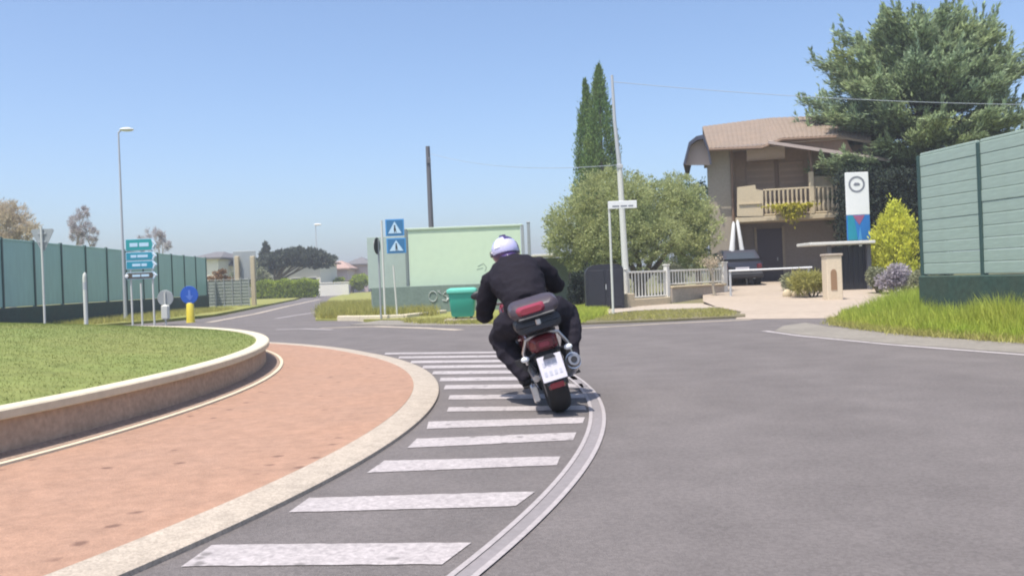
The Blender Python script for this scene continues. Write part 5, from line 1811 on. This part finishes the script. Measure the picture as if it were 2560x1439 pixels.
# exhaust on the right
ex = MB().tube([(.12, .72, .22), (.145, .45, .20), (.16, .22, .27)], [.026, .026, .03], 10).build('exhaust_pipe', M['steel'], mo, smooth=True)
si = MB().tube([(.16, .24, .265), (.165, .16, .29), (.185, -.10, .365), (.19, -.20, .393)], [.035, .058, .064, .060], 18, sq=1.15).build('exhaust', M['alloy'], mo, smooth=True)
MB().tube([(.1902, -.198, .393), (.193, -.232, .403)], [.060, .046], 18).build('end_cap', M['steel'], si, smooth=True)
MB().tube([(.193, -.229, .402), (.1935, -.238, .4045)], .026, 14).build('outlet', M['black'], si, smooth=True)
MB().loft([rsec(-.03, .02, .14, .26, .012), rsec(.03, .028, .12, .28, .015)], Matrix.Translation((-.165, -.02, .0))).build('axle_plate', M['alloy'], mo, smooth=True)
MB().tube([(-.12, .55, .27), (-.16, .42, .11), (-.155, .36, .075)], [.016, .014, .018], 8).build('side_stand', M['alloy'], mo, smooth=True)
for s in (-1, 1):
    MB().tube([(s * .11, .44, .30), (s * .25, .43, .285)], .016, 8).build('footpeg', M['steel'], mo, smooth=True)
# chain side plate
MB().loft([rsec(.06, .006, .30, .40, .004), rsec(.50, .006, .32, .42, .004)], Matrix.Translation((-.105, 0, .0))).build('chain_guard', M['plastic'], mo)
# rear shock
MB().tube([(0, .36, .62), (0, .30, .36)], [.035, .03], 12).build('rear_shock', M['steel'], mo, smooth=True)
# front end
ff = MB()
for s in (-1, 1): ff.tube([(s * .10, 1.43, .30), (s * .10, 1.20, .86)], [.028, .024], 10)
ff.build('fork', M['alloy'], mo, smooth=True)
MB().loft([rsec(1.22, .07, .585, .605, .009), rsec(1.36, .085, .618, .640, .01), rsec(1.50, .085, .610, .632, .01), rsec(1.66, .06, .53, .55, .009)]).build('front_mudguard', M['bikered'], mo, smooth=True)
MB().loft([rsec(1.05, .20, .42, .80, .08), rsec(1.20, .22, .45, .95, .09), rsec(1.38, .18, .55, .95, .09), rsec(1.52, .09, .68, .86, .05)]).build('front_fairing', M['bikered'], mo, smooth=True)
MB().loft([[(-.17, 1.30, .94), (.17, 1.30, .94), (.17, 1.31, .945), (-.17, 1.31, .945)], [(-.12, 1.16, 1.12), (.12, 1.16, 1.12), (.12, 1.17, 1.125), (-.12, 1.17, 1.125)]]).build('windscreen', M['visor'], mo)
MB().ell((0, 1.50, .78), (.085, .05, .06)).build('headlight', M['pane'], mo, smooth=True)
hb_ = MB().tube([(-.37, 1.08, .93), (-.24, 1.12, .95), (-.08, 1.17, .93), (.08, 1.17, .93), (.24, 1.12, .95), (.37, 1.08, .93)], .012, 8).build('handlebar', M['steel'], mo, smooth=True)
for s in (-1, 1):
    MB().tube([(s * .245, 1.118, .949), (s * .375, 1.078, .929)], .019, 10).build('grip', M['leather'], hb_, smooth=True)
    mi_ = MB().tube([(s * .20, 1.20, .93), (s * .34, 1.22, 1.06)], .009, 6).build('mirror_stem', M['plastic'], mo, smooth=True)
    MB().ell((s * .37, 1.21, 1.075), (.065, .02, .04)).build('mirror', M['plastic'], mi_, smooth=True)
# top case with red lens
cz = .822
base = MB().loft([rsec(-.315, .150, cz - .105, cz - .02, .045), rsec(-.29, .182, cz - .12, cz + .0, .05), rsec(.05, .182, cz - .12, cz + .0, .05), rsec(.12, .155, cz - .11, cz - .01, .045)]).build('top_case', M['case'], mo, smooth=True)
lid = MB().loft([rsec(-.345, .15, cz + .005, cz + .080, .038), rsec(-.31, .195, cz + .003, cz + .115, .055), rsec(-.20, .203, cz + .003, cz + .150, .072), rsec(.05, .19, cz + .003, cz + .145, .07), rsec(.13, .155, cz + .004, cz + .09, .042)]).build('case_lid', M['caselid'], base, smooth=True)
MB().loft([rsec(-.362, .085, cz + .030, cz + .076, .022), rsec(-.335, .12, cz + .018, cz + .090, .035), rsec(-.27, .14, cz + .015, cz + .110, .04)], Matrix.Translation((-.03, -.004, .008))).build('red_reflector', M['redlens'], base, smooth=True)
MB().box((0, -.318, cz - .045), (.04, .02, .05), bev=.006).build('latch', M['alloy'], base)
MB().box((0, -.352, cz + .002), (.30, .02, .02), bev=.006).build('trim_strip', M['case'], base)
rk = MB()
for s in (-1, 1): rk.tube([(s * .08, .12, .66), (s * .10, -.12, .685), (s * .10, -.26, .685)], .012, 6)
rk.tube([(-.12, -.24, .685), (.12, -.24, .685)], .012, 6)
rk.build('luggage_rack', M['plastic'], mo, smooth=True)

# ------------------------------------------------------------------ the rider
pe = thing('person', 'motorcyclist in black jacket and trousers with lilac helmet, leaning left', 'person', (P0.x, P0.y, .002), ROT)
bd = MB()
bd.tube([(0, .27, .84), (0, .34, .86), (0, .42, .98), (-.005, .56, 1.10), (-.01, .68, 1.20), (-.01, .77, 1.275), (-.012, .84, 1.33)], [.155, .195, .20, .243, .230, .135, .075], 20, sq=[.9, .95, .82, .68, .62, .75, 1.0])
bd.ell((0, .34, .81), (.185, .17, .13))
# shoulders: sloping yoke
bd.tube([(-.235, .755, 1.165), (-.14, .745, 1.225), (0, .74, 1.24), (.14, .745, 1.225), (.235, .755, 1.165)], [.075, .092, .10, .092, .075], 14)
for s, el_, wr, kn, an, hip in ((-1, (-.365, .87, .885), (-.315, 1.06, .965), (-.29, .70, .66), (-.195, .40, .335), (-.10, .36, .79)),
                                (1, (.345, .88, .96), (.315, 1.06, .965), (.345, .70, .69), (.235, .41, .335), (.10, .36, .79))):
    sh = (s * .215, .755, 1.17)
    bd.tube([sh, Vector(sh).lerp(Vector(el_), .5) + Vector((s * .018, -.01, .0)), el_], [.098, .094, .080], 14)
    bd.ell(el_, (.080, .080, .080))
    bd.tube([el_, Vector(el_).lerp(Vector(wr), .4) + Vector((s * .008, 0, .0)), wr], [.079, .072, .048], 14)
    bd.ell(sh, (.10, .10, .10))
    bd.tube([hip, Vector(hip).lerp(Vector(kn), .5) + Vector((s * .015, 0, .03)), kn], [.135, .132, .105], 14)
    bd.ell(kn, (.106, .106, .106))
    bd.tube([kn, Vector(kn).lerp(Vector(an), .38) + Vector((s * .012, -.035, .0)), an], [.104, .102, .070], 14)
    bd.tube([an, (an[0], an[1] - .01, an[2] - .06)], [.068, .064], 12)
# folds in the cloth
for z, y, w_ in ((.93, .215, .17), (.975, .25, .18), (1.02, .315, .19)):
    bd.tube([(-w_, y + .10, z), (-w_ * .5, y + .015, z - .012), (0, y, z), (w_ * .5, y + .015, z - .015), (w_, y + .10, z + .01)], .020, 8)


def remeshed(mb_, name, voxel, mats, parent, smooth_it=6, split=None):
    o = mb_.build(name + '_raw', mats[0])
    mdf = o.modifiers.new('r', 'REMESH')
    mdf.mode = 'VOXEL'
    mdf.voxel_size = voxel
    ms = o.modifiers.new('s', 'SMOOTH')
    ms.iterations = smooth_it
    ms.factor = .5
    dg = bpy.context.evaluated_depsgraph_get()
    dg.update()
    me = bpy.data.meshes.new_from_object(o.evaluated_get(dg))
    bpy.data.objects.remove(o)
    me.name = name
    me.materials.clear()
    for m in mats: me.materials.append(m)
    for p in me.polygons:
        p.use_smooth = True
        p.material_index = split(p.center) if split else 0
    ob = bpy.data.objects.new(name, me)
    return link(ob, parent)


from mathutils import noise as mnoise


def creases(me, amp):
    for v_ in me.vertices:
        c = v_.co
        q = Vector((c.x * 5.5 + c.z * 2.0, c.y * 6.5, c.z * 13.0))
        a_ = 1 - abs(mnoise.noise(q)) * 2.2
        b_ = mnoise.noise(Vector((c.x * 17, c.y * 17, c.z * 30)))
        v_.co = c + v_.normal * (amp * (a_ - .5) + amp * .35 * b_)


body_ = remeshed(bd, 'body', .016, [M['jacket'], M['trouser']], pe, 5, lambda c: 0 if c.z > .885 - .02 * math.sin(c.x * 30) else 1)
creases(body_.data, .0105)
# jacket hem and collar, trouser cuffs
co_ = MB().tube([(-.01, .775, 1.285), (-.012, .815, 1.325)], [.105, .092], 18, cap=False, sq=.9).build('collar', M['helmetdk'], pe, smooth=True)
hd_ = thing_head = bpy.data.objects.new('helmet', None)
bpy.data.objects.remove(hd_)
HC = Vector((-.015, .885, 1.395))
HR = (.128, .152, .138)
def shell(u0, u1, v0, v1, s, nu=20, nv=12):
    """part of the helmet's surface: u round the vertical from the back, v from the crown down"""
    m_ = MB()
    vs = []
    for i in range(nv + 1):
        v_ = R(v0 + (v1 - v0) * i / nv)
        for k in range(nu + 1):
            u_ = R(u0 + (u1 - u0) * k / nu)
            vs.append((HR[0] * s * math.sin(v_) * math.sin(u_), -HR[1] * s * math.sin(v_) * math.cos(u_), HR[2] * s * math.cos(v_)))
    m_.add(vs, [(i * (nu + 1) + k, i * (nu + 1) + k + 1, (i + 1) * (nu + 1) + k + 1, (i + 1) * (nu + 1) + k) for i in range(nv) for k in range(nu)])
    return m_
hm = MB()
prof_h = [(0, 1.0), (25, 1.0), (50, 1.0), (75, 1.0), (95, .99), (112, .985), (126, .965), (136, .94)]
vs = []
nu = 32
for v_, s in prof_h[1:]:
    for k in range(nu):
        u_ = 2 * math.pi * k / nu
        chin = .02 * max(0, -math.cos(u_)) if v_ > 90 else 0
        vs.append((HR[0] * s * math.sin(R(v_)) * math.sin(u_), -(HR[1] + chin) * s * math.sin(R(v_)) * math.cos(u_), HR[2] * s * math.cos(R(v_))))
fs = [(i * nu + k, i * nu + (k + 1) % nu, (i + 1) * nu + (k + 1) % nu, (i + 1) * nu + k) for i in range(len(prof_h) - 2) for k in range(nu)]
vs.append((0, 0, HR[2]))
fs += [(len(vs) - 1, (k + 1) % nu, k) for k in range(nu)]
fs.append(tuple((len(prof_h) - 2) * nu + k for k in range(nu)))
hm.add(vs, fs)
he = hm.build('helmet', M['helmet'], pe, smooth='all')
he.location = HC
he.rotation_euler = (R(-10), R(8), R(10))
shell(-180, 180, 104, 131, 1.012).build('neck_band', M['helmetdk'], he, smooth='all')
shell(-10, 46, 14, 50, 1.012).build('graphic', M['helmetdk'], he, smooth='all')
shell(-62, -34, 40, 84, 1.012).build('graphic', mat('helmet_white', (.80, .80, .82), .3, .03, 4, coat=.6), he, smooth='all')
shell(58, 84, 58, 92, 1.012).build('graphic', M['helmetdk'], he, smooth='all')
shell(115, 245, 66, 100, 1.016).build('visor', M['visor'], he, smooth='all')
MB().loft([rsec(-.06, .018, .120, .142, .008), rsec(.0, .03, .128, .156, .01), rsec(.06, .022, .122, .146, .008)]).build('top_vent', M['helmetdk'], he, smooth=True)
for s in (-1, 1):
    MB().tube([(s * .122, .02, -.01), (s * .136, .02, -.01)], .028, 12).build('visor_pivot', M['steel'], he, smooth=True)

# gloves with five fingers closed round the grips
for s in (-1, 1):
    g_ = MB()
    gx, gy, gz_ = s * .31, 1.098, .939              # middle of the grip
    ax = Vector((s * .955, -.295, -.0)).normalized()  # along the grip, outwards
    wr = Vector((s * .315, 1.055, .967))
    kn_ = Vector((gx, gy + .012, gz_ + .034))
    g_.tube([wr, (wr + kn_) / 2 + Vector((0, -.005, .006)), kn_], [.036, .044, .040], 12, sq=.62)
    for k, (o_, ln_) in enumerate(((-.036, .95), (-.012, 1.05), (.012, 1.0), (.035, .85))):
        b0 = Vector((gx, gy, gz_)) + ax * o_
        g_.tube([b0 + Vector((0, -.008, .034)), b0 + Vector((0, .026, .032)), b0 + Vector((0, .040, .004)), b0 + Vector((0, .026 * ln_, -.026)), b0 + Vector((0, .0, -.032 * ln_))], [.0125, .012, .0115, .0105, .009], 8)
    t0 = wr.lerp(Vector((gx, gy, gz_)), .35) - ax * .03
    g_.tube([t0, Vector((gx, gy - .026, gz_ - .004)) - ax * .045, Vector((gx, gy - .014, gz_ - .032)) - ax * .036, Vector((gx, gy + .006, gz_ - .036)) - ax * .03], [.017, .0145, .012, .010], 8)
    remeshed(g_, 'glove', .0055, [M['leather']], pe, 2)
    MB().tube([wr.lerp(Vector((s * .335, .88, .95)), .42), wr], [.056, .046], 14).build('glove_cuff', M['leather'], pe, smooth=True)
# boots on the pegs
for s, an in ((-1, (-.195, .40, .335)), (1, (.235, .41, .335))):
    b_ = MB()
    x, y, z = an
    b_.tube([(x * .98, y + .03, z + .12), (x, y, z), (x, y - .015, z - .05)], [.064, .056, .056], 14)
    b_.tube([(x, y - .055, z - .065), (x + s * .004, y + .03, z - .065), (x + s * .012, y + .13, z - .078), (x + s * .02, y + .20, z - .085)], [.044, .050, .047, .032], 14, sq=.8)
    bt = remeshed(b_, 'boot', .010, [M['leather']], pe, 3)
    MB().loft([[(x + s * .0 + dx_, y + dy_, z - .122 + dz_) for dx_, dz_ in ((-.036, 0), (.036, 0), (.036, .018), (-.036, .018))] for dy_ in (-.09, .21)]).build('sole', M['tyre'], bt)

# ------------------------------------------------------------------ light spring haze in the air
hz = MB().box((0, 400, 7.05), (1240, 1030, 17.1)).build('haze', bpy.data.materials.new('haze'))
hm_ = hz.data.materials[0]
hm_.use_nodes = True
hn = hm_.node_tree
for n_ in list(hn.nodes):
    if n_.type == 'BSDF_PRINCIPLED': hn.nodes.remove(n_)
pv = hn.nodes.new('ShaderNodeVolumePrincipled')
pv.inputs['Color'].default_value = (.93, .95, 1.0, 1)
pv.inputs['Density'].default_value = .0016
pv.inputs['Anisotropy'].default_value = .2
hn.links.new(pv.outputs[0], hn.nodes['Material Output'].inputs['Volume'])
tag(hz, 'thin pale haze in the air over the whole scene', 'haze', kind='stuff')
